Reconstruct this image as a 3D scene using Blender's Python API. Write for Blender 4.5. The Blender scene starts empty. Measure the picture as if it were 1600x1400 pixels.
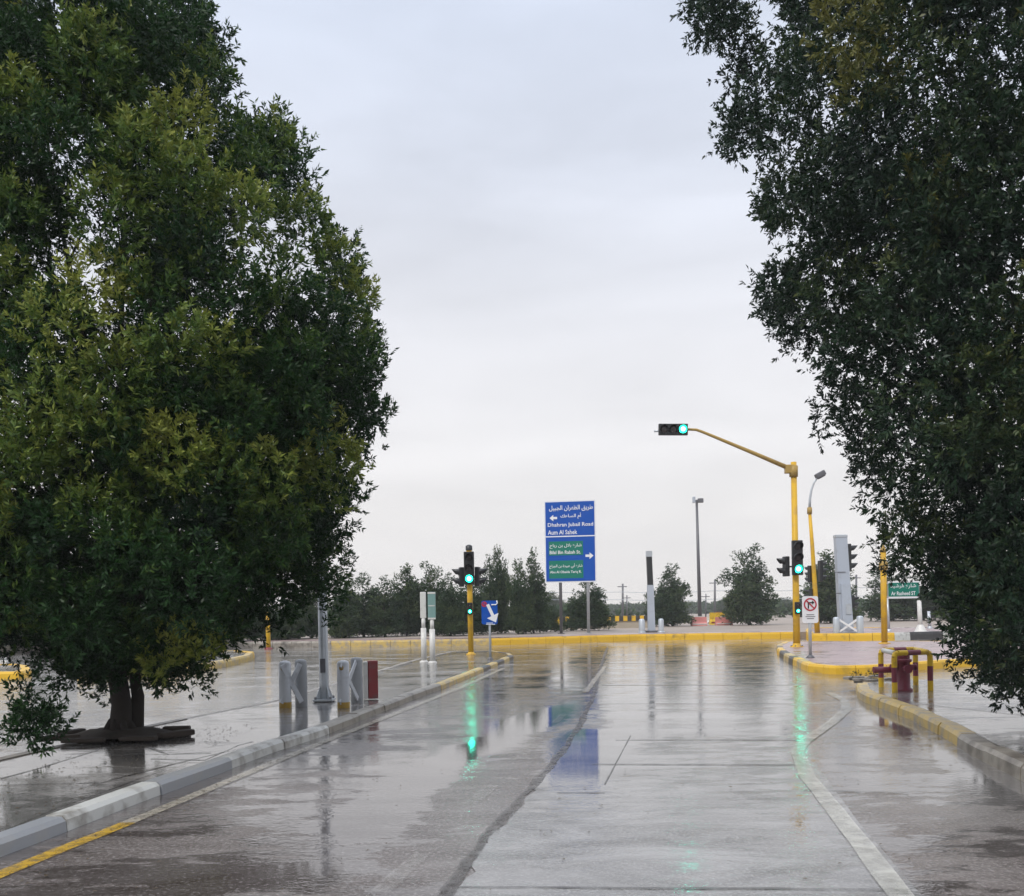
import bpy, bmesh, math, random
import numpy as np
from mathutils import Vector, Matrix

# ------------------------------------------------------------------ camera
FPX, EYE, ROLL, HOR = 1500.0, 1.6, math.radians(0.9), 956.0   # focal length in photo pixels, eye height, roll, horizon row
scene = bpy.context.scene
C = bpy.data.collections.new("street"); scene.collection.children.link(C)
cr, sr = math.cos(ROLL), math.sin(ROLL)
cam_d = bpy.data.cameras.new("camera"); cam = bpy.data.objects.new("camera", cam_d); scene.collection.objects.link(cam)
cam_d.sensor_fit = 'HORIZONTAL'; cam_d.sensor_width = 36; cam_d.lens = 36 * FPX / 1600
cam_d.shift_x = 0; cam_d.shift_y = (HOR - 700) / 1600
cam_d.clip_start = 0.1; cam_d.clip_end = 5000
cam.matrix_world = Matrix(((cr, sr, 0, 0), (0, 0, -1, 0), (-sr, cr, 0, EYE), (0, 0, 0, 1)))
scene.camera = cam

# ------------------------------------------------------------------ sky, sun, exposure
SUN_EL, SUN_AZ = math.radians(48), math.radians(215)      # azimuth from +Y clockwise: behind the camera, to the left
w = bpy.data.worlds.new("World"); scene.world = w; w.use_nodes = True
nt = w.node_tree; nt.nodes.clear(); N = nt.nodes.new; Lk = nt.links.new
out = N('ShaderNodeOutputWorld'); mixs = N('ShaderNodeMixShader'); bg1 = N('ShaderNodeBackground'); bg2 = N('ShaderNodeBackground')
sky = N('ShaderNodeTexSky'); sky.sky_type = 'NISHITA'; sky.sun_disc = False
sky.sun_elevation = SUN_EL; sky.sun_rotation = SUN_AZ; sky.dust_density = 3.0
Lk(sky.outputs[0], bg1.inputs[0]); bg1.inputs[1].default_value = 0.06
tc = N('ShaderNodeTexCoord'); sep = N('ShaderNodeSeparateXYZ'); Lk(tc.outputs['Generated'], sep.inputs[0])
mp = N('ShaderNodeMapping'); mp.inputs['Scale'].default_value = (1.0, 1.0, 4.5); Lk(tc.outputs['Generated'], mp.inputs[0])
ns = N('ShaderNodeTexNoise'); ns.inputs['Scale'].default_value = 2.3; ns.inputs['Detail'].default_value = 5; ns.inputs['Roughness'].default_value = 0.5
ns.inputs['Distortion'].default_value = 0.4
Lk(mp.outputs[0], ns.inputs[0])
ramp = N('ShaderNodeValToRGB'); Lk(sep.outputs['Z'], ramp.inputs[0])
e = ramp.color_ramp.elements
e[0].position = 0.0; e[0].color = (0.73, 0.695, 0.665, 1)
e[1].position = 1.0; e[1].color = (1.45, 1.55, 1.75, 1)
for p_, c_ in ((0.10, (0.715, 0.695, 0.685, 1)), (0.26, (0.70, 0.703, 0.735, 1)), (0.42, (0.625, 0.662, 0.75, 1)), (0.57, (0.575, 0.635, 0.76, 1)), (0.75, (1.05, 1.12, 1.27, 1))):
    el = e.new(p_); el.color = c_
cr2 = N('ShaderNodeMapRange'); cr2.inputs['From Min'].default_value = 0.3; cr2.inputs['From Max'].default_value = 0.7
cr2.inputs['To Min'].default_value = 0.89; cr2.inputs['To Max'].default_value = 1.10; Lk(ns.outputs[0], cr2.inputs[0])
mul = N('ShaderNodeVectorMath'); mul.operation = 'SCALE'; Lk(ramp.outputs[0], mul.inputs[0]); Lk(cr2.outputs[0], mul.inputs['Scale'])
Lk(mul.outputs[0], bg2.inputs[0]); bg2.inputs[1].default_value = 1.0
mixs.inputs[0].default_value = 0.92
Lk(bg1.outputs[0], mixs.inputs[1]); Lk(bg2.outputs[0], mixs.inputs[2]); Lk(mixs.outputs[0], out.inputs[0])

sun_d = bpy.data.lights.new("sun", 'SUN'); sun_d.energy = 1.5; sun_d.angle = math.radians(10); sun_d.color = (1.0, 0.95, 0.87)
sun = bpy.data.objects.new("sun", sun_d); scene.collection.objects.link(sun)
sd = Vector((math.sin(SUN_AZ) * math.cos(SUN_EL), math.cos(SUN_AZ) * math.cos(SUN_EL), math.sin(SUN_EL)))
sun.rotation_euler = sd.to_track_quat('Z', 'Y').to_euler()
vs = scene.view_settings
vs.view_transform = 'Standard'; vs.look = 'None'; vs.exposure = 0.38; vs.gamma = 1.0
scene.cycles.max_bounces = 6; scene.cycles.diffuse_bounces = 3; scene.cycles.glossy_bounces = 3
scene.cycles.transparent_max_bounces = 12; scene.cycles.volume_bounces = 1
scene.cycles.sample_clamp_indirect = 20

# ------------------------------------------------------------------ measuring: photo pixel -> place in the world
def ray(px, py):
    u = (px - 800) / FPX; v = (HOR - py) / FPX
    return (u * cr + v * sr, -u * sr + v * cr)
def G(px, py, z=0.0):
    X, Z = ray(px, py); t = (z - EYE) / Z
    return Vector((X * t, t, z))
def at(px, py, Y):
    X, Z = ray(px, py)
    return Vector((X * Y, Y, EYE + Z * Y))

# ------------------------------------------------------------------ materials
def new_mat(name):
    m = bpy.data.materials.new(name); m.use_nodes = True
    return m, m.node_tree, m.node_tree.nodes['Principled BSDF']
def paint(name, col, rough=0.4, metal=0.0, dirt=0.35, dirtcol=(0.12, 0.10, 0.08), scale=6.0, bump=0.1, thr=0.55):
    m, t, b = new_mat(name); n = t.nodes.new; l = t.links.new
    if name.startswith('sign') or 'yellow' in name: b.inputs['Specular IOR Level'].default_value = 0.22
    tcn = n('ShaderNodeTexCoord'); x = n('ShaderNodeTexNoise'); x.inputs['Scale'].default_value = scale; x.inputs['Detail'].default_value = 8
    l(tcn.outputs['Object'], x.inputs[0])
    mr = n('ShaderNodeMapRange'); mr.inputs['From Min'].default_value = thr; mr.inputs['From Max'].default_value = thr + 0.22
    mr.inputs['To Max'].default_value = dirt; l(x.outputs[0], mr.inputs[0])
    mx = n('ShaderNodeMix'); mx.data_type = 'RGBA'; mx.inputs[6].default_value = (*col, 1); mx.inputs[7].default_value = (*dirtcol, 1)
    l(mr.outputs[0], mx.inputs[0]); l(mx.outputs[2], b.inputs['Base Color'])
    b.inputs['Roughness'].default_value = rough; b.inputs['Metallic'].default_value = metal
    if bump:
        y = n('ShaderNodeTexNoise'); y.inputs['Scale'].default_value = scale * 12; l(tcn.outputs['Object'], y.inputs[0])
        bp = n('ShaderNodeBump'); bp.inputs['Strength'].default_value = bump; bp.inputs['Distance'].default_value = 0.003
        l(y.outputs[0], bp.inputs['Height']); l(bp.outputs[0], b.inputs['Normal'])
    return m
def glow(name, col, strength):
    m, t, b = new_mat(name)
    b.inputs['Base Color'].default_value = (*[c * 0.3 for c in col], 1)
    b.inputs['Emission Color'].default_value = (*col, 1); b.inputs['Emission Strength'].default_value = strength
    return m
def wet(name, c1, c2, c3, rdry=0.38, rwet=0.05, bias=0.0, nscale=0.5, grain=70.0, bump=0.5, attr=True, wetdark=0.6, film=0.30, sharp=0.12, pale=None, farfilm=1.8, streak=(0.6, 1.35, 1.0), spec=1.0):
    """Rain-wet paving: fine grain, blotches, and standing water where the noise plus the 'wet' attribute is high."""
    m, t, b = new_mat(name); n = t.nodes.new; l = t.links.new
    geo = n('ShaderNodeNewGeometry')
    def noise(s, d=6, r=0.55, dist=0.0, vec=None):
        x = n('ShaderNodeTexNoise'); x.inputs['Scale'].default_value = s; x.inputs['Detail'].default_value = d
        x.inputs['Roughness'].default_value = r; x.inputs['Distortion'].default_value = dist
        l(vec or geo.outputs['Position'], x.inputs[0]); return x.outputs[0]
    def math_(op, a, bb, c=None, clamp=False):
        x = n('ShaderNodeMath'); x.operation = op; x.use_clamp = clamp
        for i, q in enumerate((a, bb, c)):
            if q is None: continue
            if isinstance(q, (int, float)): x.inputs[i].default_value = q
            else: l(q, x.inputs[i])
        return x.outputs[0]
    st = n('ShaderNodeVectorMath'); st.operation = 'MULTIPLY'; l(geo.outputs['Position'], st.inputs[0]); st.inputs[1].default_value = streak
    sv = st.outputs[0]
    big = noise(nscale, 7, 0.66, 0.3, sv); mid = noise(nscale * 6, 8, 0.68, 0.2, sv); fine = noise(grain, 4, 0.6); stain = noise(nscale * 2.3, 9, 0.7, 0.6, sv)
    v = math_('MULTIPLY_ADD', mid, 1.05, big); v = math_('ADD', v, -1.025 + bias)
    v = math_('MULTIPLY_ADD', fine, 0.10, v); v = math_('ADD', v, -0.05)
    if attr:
        a = n('ShaderNodeAttribute'); a.attribute_name = 'wet'; v = math_('MULTIPLY_ADD', a.outputs['Fac'], 0.34, v)
    mr = n('ShaderNodeMapRange'); mr.interpolation_type = 'SMOOTHSTEP'; mr.inputs['From Min'].default_value = -sharp * 0.5; mr.inputs['From Max'].default_value = sharp
    l(v, mr.inputs[0]); W = mr.outputs[0]
    mx = n('ShaderNodeMix'); mx.data_type = 'RGBA'; mx.inputs[6].default_value = (*c1, 1); mx.inputs[7].default_value = (*c2, 1)
    s1 = n('ShaderNodeMapRange'); s1.inputs['From Min'].default_value = 0.38; s1.inputs['From Max'].default_value = 0.64; l(stain, s1.inputs[0]); l(s1.outputs[0], mx.inputs[0])
    mx2 = n('ShaderNodeMix'); mx2.data_type = 'RGBA'; l(mx.outputs[2], mx2.inputs[6]); mx2.inputs[7].default_value = (*c3, 1)
    s2 = n('ShaderNodeMapRange'); s2.inputs['From Min'].default_value = 0.50; s2.inputs['From Max'].default_value = 0.72; s2.inputs['To Max'].default_value = 0.7
    l(fine, s2.inputs[0]); l(s2.outputs[0], mx2.inputs[0])
    src = mx2.outputs[2]
    if pale:
        pa = n('ShaderNodeAttribute'); pa.attribute_name = 'pale'; mx3 = n('ShaderNodeMix'); mx3.data_type = 'RGBA'
        l(math_('MULTIPLY', pa.outputs['Fac'], math_('MULTIPLY_ADD', stain, 0.9, 0.45), clamp=True), mx3.inputs[0]); l(src, mx3.inputs[6]); mx3.inputs[7].default_value = (*pale, 1); src = mx3.outputs[2]
    b.inputs['Specular IOR Level'].default_value = spec
    sc = n('ShaderNodeVectorMath'); sc.operation = 'SCALE'; l(src, sc.inputs[0]); l(math_('MULTIPLY_ADD', W, wetdark - 1.0, 1.0), sc.inputs['Scale'])
    l(sc.outputs[0], b.inputs['Base Color'])
    rv = math_('MULTIPLY_ADD', mid, 0.5, rdry - 0.25)
    rr = n('ShaderNodeMix'); rr.data_type = 'FLOAT'; l(W, rr.inputs[0]); l(rv, rr.inputs[2]); rr.inputs[3].default_value = rwet
    l(rr.outputs[0], b.inputs['Roughness'])
    bp = n('ShaderNodeBump'); bp.inputs['Distance'].default_value = 0.009
    l(math_('MULTIPLY_ADD', W, -bump * 0.985, bump), bp.inputs['Strength']); l(fine, bp.inputs['Height'])
    rip = noise(16, 3, 0.6); bp2 = n('ShaderNodeBump'); bp2.inputs['Distance'].default_value = 0.010
    still = n('ShaderNodeMapRange'); still.inputs['From Min'].default_value = 0.10; still.inputs['From Max'].default_value = 0.34; still.inputs['To Min'].default_value = film; still.inputs['To Max'].default_value = film * 0.12
    l(v, still.inputs[0]); sy = n('ShaderNodeSeparateXYZ'); l(geo.outputs['Position'], sy.inputs[0])
    fy_ = n('ShaderNodeMapRange'); fy_.inputs['From Min'].default_value = 11; fy_.inputs['From Max'].default_value = 24; fy_.inputs['To Min'].default_value = 1.0; fy_.inputs['To Max'].default_value = farfilm
    l(sy.outputs[1], fy_.inputs[0]); l(math_('MULTIPLY', still.outputs[0], fy_.outputs[0]), bp2.inputs['Strength']); l(rip, bp2.inputs['Height']); l(bp.outputs[0], bp2.inputs['Normal'])
    l(bp2.outputs[0], b.inputs['Normal'])
    return m
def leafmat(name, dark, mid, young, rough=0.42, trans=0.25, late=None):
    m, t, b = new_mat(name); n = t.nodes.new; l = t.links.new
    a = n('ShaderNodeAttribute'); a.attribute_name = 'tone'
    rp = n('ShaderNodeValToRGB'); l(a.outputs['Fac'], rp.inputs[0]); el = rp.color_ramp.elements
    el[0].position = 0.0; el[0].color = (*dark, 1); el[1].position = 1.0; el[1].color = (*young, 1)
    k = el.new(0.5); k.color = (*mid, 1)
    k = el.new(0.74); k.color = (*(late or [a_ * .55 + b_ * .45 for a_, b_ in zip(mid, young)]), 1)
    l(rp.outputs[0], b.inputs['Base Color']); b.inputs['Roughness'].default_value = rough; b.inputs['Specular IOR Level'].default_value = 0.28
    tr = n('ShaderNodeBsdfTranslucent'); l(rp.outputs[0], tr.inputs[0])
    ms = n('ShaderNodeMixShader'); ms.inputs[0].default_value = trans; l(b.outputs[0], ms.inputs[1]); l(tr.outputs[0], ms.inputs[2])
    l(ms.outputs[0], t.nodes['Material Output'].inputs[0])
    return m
def worn_line(name, col, cover=0.5, rough=0.3, soft=0.10, amount=1.0, ns=9):
    m, t, b = new_mat(name); n = t.nodes.new; l = t.links.new
    geo = n('ShaderNodeNewGeometry')
    x = n('ShaderNodeTexNoise'); x.inputs['Scale'].default_value = ns; x.inputs['Detail'].default_value = 9; x.inputs['Roughness'].default_value = 0.7; l(geo.outputs['Position'], x.inputs[0])
    mr = n('ShaderNodeMapRange'); mr.inputs['From Min'].default_value = 1 - cover - soft; mr.inputs['From Max'].default_value = 1 - cover + soft; mr.inputs['To Max'].default_value = amount; l(x.outputs[0], mr.inputs[0])
    b.inputs['Base Color'].default_value = (*col, 1); b.inputs['Roughness'].default_value = rough
    tp = n('ShaderNodeBsdfTransparent'); ms = n('ShaderNodeMixShader'); l(mr.outputs[0], ms.inputs[0]); l(tp.outputs[0], ms.inputs[1]); l(b.outputs[0], ms.inputs[2])
    l(ms.outputs[0], t.nodes['Material Output'].inputs[0])
    return m

M = {}
M['asphalt'] = wet('asphalt', (0.080, 0.062, 0.055), (0.18, 0.157, 0.147), (0.40, 0.37, 0.355), rdry=0.21, rwet=0.05, bias=0.10, nscale=0.5, sharp=0.07, grain=34, bump=1.1, film=0.36, pale=(0.30, 0.29, 0.275))
M['concrete_road'] = wet('concrete_road', (0.12, 0.115, 0.11), (0.31, 0.303, 0.295), (0.40, 0.39, 0.38), rdry=0.20, rwet=0.05, film=0.26, bias=0.05, nscale=0.6, grain=45, bump=0.7, wetdark=0.72)
M['median'] = wet('median_paving', (0.18, 0.17, 0.16), (0.31, 0.295, 0.28), (0.37, 0.35, 0.34), rdry=0.18, rwet=0.04, film=0.20, farfilm=4.0, bias=0.14, nscale=0.6, grain=60, bump=0.35)
M['pink_paving'] = wet('pink_paving', (0.25, 0.165, 0.155), (0.33, 0.235, 0.225), (0.30, 0.22, 0.21), rdry=0.38, rwet=0.10, bias=-0.08, nscale=0.5, grain=40, bump=0.3)
M['sidewalk'] = wet('sidewalk_paving', (0.19, 0.185, 0.18), (0.29, 0.28, 0.27), (0.33, 0.32, 0.31), rdry=0.25, rwet=0.05, bias=0.08, nscale=0.8, grain=60, bump=0.3)
M['sand'] = wet('sand_ground', (0.21, 0.165, 0.125), (0.29, 0.235, 0.19), (0.30, 0.25, 0.21), rdry=0.7, rwet=0.3, bias=-0.25, nscale=0.08, grain=8, bump=0.3, attr=False)
M['soil'] = paint('soil', (0.05, 0.038, 0.03), 0.8, dirt=0.8, dirtcol=(0.02, 0.016, 0.012), scale=9, bump=0.8)
M['k_white'] = paint('kerb_white', (0.55, 0.55, 0.52), 0.35, dirt=0.9, dirtcol=(0.17, 0.15, 0.125), scale=4.5, bump=0.6, thr=0.46)
M['k_grey'] = paint('kerb_dark', (0.27, 0.28, 0.295), 0.35, dirt=0.8, dirtcol=(0.30, 0.29, 0.27), scale=5, bump=0.6, thr=0.52)
M['k_worn'] = paint('kerb_worn', (0.26, 0.235, 0.20), 0.4, dirt=0.9, dirtcol=(0.10, 0.085, 0.07), scale=4, bump=0.6, thr=0.46)
M['k_yellow'] = paint('kerb_yellow', (0.66, 0.40, 0.035), 0.35, dirt=0.75, dirtcol=(0.22, 0.16, 0.07), scale=2.6, bump=0.5, thr=0.55)
M['k_oldyellow'] = paint('kerb_old_yellow', (0.50, 0.36, 0.12), 0.4, dirt=0.95, dirtcol=(0.28, 0.245, 0.20), scale=4.5, bump=0.6, thr=0.44)
M['k_black'] = paint('kerb_black', (0.035, 0.033, 0.033), 0.4, dirt=0.5, dirtcol=(0.16, 0.14, 0.11), scale=5, bump=0.5)
M['bright_yellow'] = paint('barrier_yellow', (0.66, 0.43, 0.03), 0.4, dirt=0.8, dirtcol=(0.28, 0.17, 0.06), scale=7, thr=.5)
M['pole_yellow'] = paint('pole_yellow', (0.62, 0.37, 0.025), 0.4, dirt=0.75, dirtcol=(0.34, 0.20, 0.07), scale=2.5, thr=.48)
M['old_yellow'] = paint('arm_yellow', (0.36, 0.24, 0.07), 0.4, dirt=0.6, dirtcol=(0.14, 0.10, 0.07), scale=4)
M['steel'] = paint('galvanised_steel', (0.44, 0.47, 0.50), 0.38, metal=0.35, dirt=0.5, dirtcol=(0.25, 0.25, 0.25), scale=5)
M['steel_blue'] = paint('silver_paint', (0.40, 0.44, 0.50), 0.4, metal=0.15, dirt=0.4, dirtcol=(0.26, 0.27, 0.29), scale=3)
M['grey_dark'] = paint('dark_steel', (0.10, 0.10, 0.11), 0.45, dirt=0.4, scale=5)
M['black'] = paint('black_plastic', (0.014, 0.015, 0.016), 0.38, dirt=0.35, dirtcol=(0.05, 0.05, 0.05), scale=8)
M['lens_off'] = paint('unlit_lens', (0.03, 0.022, 0.02), 0.2, dirt=0.0, bump=0)
M['green_on'] = glow('green_lamp', (0.01, 1.0, 0.58), 7.0)
M['green_core'] = glow('green_lamp_core', (0.05, 1.0, 0.70), 26.0)
M['sign_white'] = paint('sign_white', (0.72, 0.73, 0.75), 0.4, dirt=0.25, dirtcol=(0.45, 0.45, 0.45), scale=4, bump=0)
M['sign_blue'] = paint('sign_blue', (0.004, 0.070, 0.36), 0.35, dirt=0.15, dirtcol=(0.03, 0.12, 0.40), scale=2, bump=0)
M['sign_green'] = paint('sign_green', (0.008, 0.16, 0.115), 0.35, dirt=0.15, dirtcol=(0.03, 0.2, 0.16), scale=2, bump=0)
M['sign_red'] = paint('sign_red', (0.42, 0.03, 0.05), 0.4, dirt=0.2, dirtcol=(0.3, 0.1, 0.1), scale=4, bump=0)
M['ink'] = paint('sign_black', (0.02, 0.02, 0.02), 0.5, dirt=0, bump=0)
M['pale_green'] = paint('faded_green_panel', (0.17, 0.29, 0.27), 0.4, dirt=0.3, dirtcol=(0.3, 0.38, 0.36), scale=5)
M['white_paint'] = paint('white_paint', (0.60, 0.59, 0.56), 0.4, dirt=0.6, dirtcol=(0.33, 0.31, 0.28), scale=5)
M['red_paint'] = paint('red_paint', (0.24, 0.026, 0.03), 0.5, dirt=0.85, dirtcol=(0.15, 0.085, 0.075), scale=6, thr=.47)
M['maroon'] = paint('maroon_paint', (0.17, 0.022, 0.045), 0.45, dirt=0.7, dirtcol=(0.08, 0.03, 0.04), scale=8)
M['bark'] = paint('bark', (0.034, 0.028, 0.024), 0.85, dirt=0.9, dirtcol=(0.025, 0.019, 0.015), scale=14, bump=1.0)
M['pink_plastic'] = paint('pale_red_plastic', (0.55, 0.20, 0.18), 0.5, dirt=0.5, dirtcol=(0.6, 0.4, 0.36), scale=4)
M['beige'] = paint('beige_render', (0.36, 0.31, 0.24), 0.8, dirt=0.6, dirtcol=(0.24, 0.20, 0.15), scale=1.5)
M['leaf_l'] = leafmat('bright_leaves', (0.005, 0.017, 0.009), (0.022, 0.066, 0.016), (0.27, 0.30, 0.06), late=(0.105, 0.165, 0.030))
M['leaf_r'] = leafmat('dull_leaves', (0.008, 0.019, 0.014), (0.020, 0.045, 0.022), (0.15, 0.15, 0.038), late=(0.058, 0.084, 0.030))
M['leaf_f'] = leafmat('far_leaves', (0.018, 0.036, 0.020), (0.045, 0.082, 0.034), (0.13, 0.155, 0.06), rough=0.6)
M['line_yellow'] = worn_line('worn_yellow_line', (0.55, 0.34, 0.04), 0.57, 0.25, 0.16, 0.95, 8)
M['line_white'] = worn_line('worn_white_line', (0.50, 0.45, 0.36), 0.56, 0.25, 0.2, 0.8, 8)
M['line_faint'] = worn_line('faint_lane_dash', (0.42, 0.40, 0.37), 0.50, 0.2, 0.2, 0.32, 14)
M['line_thick'] = worn_line('thick_white_line', (0.50, 0.49, 0.43), 0.60, 0.16, 0.25, 0.80, 5)
M['seam'] = worn_line('joint_tar', (0.05, 0.046, 0.043), 0.58, 0.25, 0.16, 0.95, 3)
M['crack_asph'] = worn_line('broken_asphalt', (0.045, 0.037, 0.034), 0.52, 0.3, 0.14, 0.9, 11)

# ------------------------------------------------------------------ object helpers
def tag(o, label=None, cat=None, group=None, kind=None):
    if label: o['label'] = label
    if cat: o['category'] = cat
    if group: o['group'] = group
    if kind: o['kind'] = kind
    return o
def thing(name, label, cat, loc=(0, 0, 0), rz=0.0, group=None, kind=None):
    o = bpy.data.objects.new(name, None); C.objects.link(o); o.location = loc; o.rotation_euler = (0, 0, rz); o.empty_display_size = 0.1
    return tag(o, label, cat, group, kind)
class MB:
    def __init__(s): s.v = []; s.f = []; s.m = []; s.sm = []
    def add(s, vs, fs, mi=0, smooth=False, mat=None):
        b = len(s.v); s.v += [tuple((mat @ Vector(p)) if mat else p) for p in vs]
        for f in fs: s.f.append(tuple(b + i for i in f)); s.m.append(mi); s.sm.append(smooth)
        return s
    def box(s, c, d, mi=0, bevel=0.0, rz=0.0, mat=None):
        x, y, z = d[0] / 2, d[1] / 2, d[2] / 2
        Mx = Matrix.Translation(Vector(c)) @ Matrix.Rotation(rz, 4, 'Z')
        if mat is not None: Mx = mat @ Mx
        if bevel <= 0:
            vs = [(-x, -y, -z), (x, -y, -z), (x, y, -z), (-x, y, -z), (-x, -y, z), (x, -y, z), (x, y, z), (-x, y, z)]
            return s.add(vs, [(0, 3, 2, 1), (4, 5, 6, 7), (0, 1, 5, 4), (1, 2, 6, 5), (2, 3, 7, 6), (3, 0, 4, 7)], mi, False, Mx)
        bm = bmesh.new(); bmesh.ops.create_cube(bm, size=1.0)
        for q in bm.verts: q.co = Vector((q.co.x * d[0], q.co.y * d[1], q.co.z * d[2]))
        bmesh.ops.bevel(bm, geom=list(bm.edges), offset=bevel, segments=2, affect='EDGES', profile=0.6)
        bm.verts.index_update()
        s.add([tuple(q.co) for q in bm.verts], [tuple(q.index for q in f.verts) for f in bm.faces], mi, False, Mx); bm.free(); return s
    def tube(s, pts, rad, n=12, mi=0, caps=True):
        pts = [Vector(p) for p in pts]; rad = rad if isinstance(rad, (list, tuple)) else [rad] * len(pts)
        vs = []; prev = None
        for i, p in enumerate(pts):
            d = (pts[min(i + 1, len(pts) - 1)] - pts[max(i - 1, 0)]).normalized()
            if prev is None: a = d.orthogonal().normalized()
            else: a = (prev - d * prev.dot(d)).normalized()
            prev = a; b = d.cross(a)
            for k in range(n):
                t = 2 * math.pi * k / n; vs.append(tuple(p + (a * math.cos(t) + b * math.sin(t)) * rad[i]))
        fs = []
        for i in range(len(pts) - 1):
            for k in range(n): fs.append((i * n + k, i * n + (k + 1) % n, (i + 1) * n + (k + 1) % n, (i + 1) * n + k))
        s.add(vs, fs, mi, True)
        if caps:
            b0 = len(s.v) - len(vs); L = (len(pts) - 1) * n
            s.f.append(tuple(b0 + k for k in reversed(range(n)))); s.m.append(mi); s.sm.append(False)
            s.f.append(tuple(b0 + L + k for k in range(n))); s.m.append(mi); s.sm.append(False)
        return s
    def lathe(s, prof, n=16, mi=0, mat=None, smooth=True):
        vs = []; fs = []
        for r, z in prof:
            for k in range(n): t = 2 * math.pi * k / n; vs.append((r * math.cos(t), r * math.sin(t), z))
        for i in range(len(prof) - 1):
            for k in range(n): fs.append((i * n + k, i * n + (k + 1) % n, (i + 1) * n + (k + 1) % n, (i + 1) * n + k))
        return s.add(vs, fs, mi, smooth, mat)
    def prism(s, poly, z0, z1, mi=0, mat=None):
        n = len(poly); vs = [(p[0], p[1], z0) for p in poly] + [(p[0], p[1], z1) for p in poly]
        fs = [tuple(range(n, 2 * n)), tuple(reversed(range(n)))] + [(i, (i + 1) % n, n + (i + 1) % n, n + i) for i in range(n)]
        return s.add(vs, fs, mi, False, mat)
    def build(s, name, mats, parent=None):
        me = bpy.data.meshes.new(name); me.from_pydata(s.v, [], s.f)
        for q in (mats if isinstance(mats, (list, tuple)) else [mats]): me.materials.append(q)
        me.polygons.foreach_set('material_index', s.m); me.polygons.foreach_set('use_smooth', s.sm); me.update()
        o = bpy.data.objects.new(name, me); C.objects.link(o)
        if parent: o.parent = parent
        return o
def struct(o): o['kind'] = 'structure'; return o
def copy_tree(o, parent=None):
    c = o.copy(); C.objects.link(c); c.parent = parent
    if parent: c.matrix_parent_inverse = o.matrix_parent_inverse.copy()
    for ch in list(o.children): copy_tree(ch, c)
    return c

# ------------------------------------------------------------------ ground, road
def seg_dist(P, A, B):
    d = B - A; t = np.clip(((P - A) @ d) / max(d @ d, 1e-9), 0, 1); q = A + t[:, None] * d
    return np.hypot(*(P - q).T)
def poly_sdf(P, poly):
    poly = np.array(poly); n = len(poly); D = np.full(len(P), 1e9); ins = np.zeros(len(P), bool)
    for i in range(n):
        A, B = poly[i], poly[(i + 1) % n]; D = np.minimum(D, seg_dist(P, A, B))
        c = ((A[1] > P[:, 1]) != (B[1] > P[:, 1])); xs = (B[0] - A[0]) * (P[:, 1] - A[1]) / (B[1] - A[1] + 1e-12) + A[0]
        ins ^= c & (P[:, 0] < xs)
    return np.where(ins, D, -D)
def gp(pts, z=0.0): return [tuple(G(x, y, z)[:2]) for x, y in pts]
WETZ = [  # photo outlines of standing water (+) and of drained rough patches (-), laid out on the ground
    (gp([(500, 1300), (560, 1255), (640, 1205), (720, 1165), (800, 1120), (905, 1095), (880, 1125), (800, 1165), (725, 1190), (690, 1225), (650, 1280), (590, 1300), (530, 1312)]), 1.3),
    (gp([(490, 1340), (545, 1335), (552, 1365), (500, 1368)]), 1.2),
    (gp([(230, 1372), (420, 1350), (600, 1355), (620, 1372), (330, 1392)]), 0.6),
    (gp([(1347, 1099), (1410, 1130), (1470, 1175), (1600, 1240), (1560, 1240), (1440, 1165), (1370, 1125)]), 1.4),
    (gp([(880, 1140), (985, 1140), (975, 1180), (930, 1230), (862, 1225)]), 1.2),
    (gp([(780, 1075), (940, 1010), (1210, 1005), (1230, 1100), (1240, 1150), (960, 1150), (930, 1080)]), 0.45),
    (gp([(560, 1340), (650, 1290), (700, 1225), (760, 1185), (900, 1120), (925, 1110), (860, 1200), (780, 1290), (700, 1400), (300, 1400)]), -0.55),
    (gp([(1280, 1230), (1500, 1225), (1700, 1300), (1700, 1500), (1500, 1400)]), -0.3),
    (gp([(-60, 1385), (500, 1170), (620, 1160), (450, 1260), (250, 1400), (-60, 1500)]), -0.3),
]
def wetness(P):
    W = np.zeros(len(P))
    for poly, a in WETZ: W += a * np.clip(poly_sdf(P, poly) / 0.35 + 0.5, 0, 1)
    return W
def paleness(P):
    # concrete carriageway left of the median, the junction itself and the turning lane are paler than the brown asphalt of the near left lane
    left = np.clip((np.interp(P[:, 1], [0, 7, 12, 30], [-5.5, -4.2, -3.4, -1.5]) - P[:, 0]) / 0.5, 0, 1)
    far_ = np.clip((P[:, 1] - 20) / 12, 0, 1); right = np.clip((P[:, 0] - np.interp(P[:, 1], [0, 5, 12, 30], [1.6, 2.0, 3.2, 6]) ) / 1.0, 0, 1) * 0.55
    return np.maximum(np.maximum(left, far_ * 0.8), right * np.clip((P[:, 1] - 5.5) / 3, 0, 1))
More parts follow.
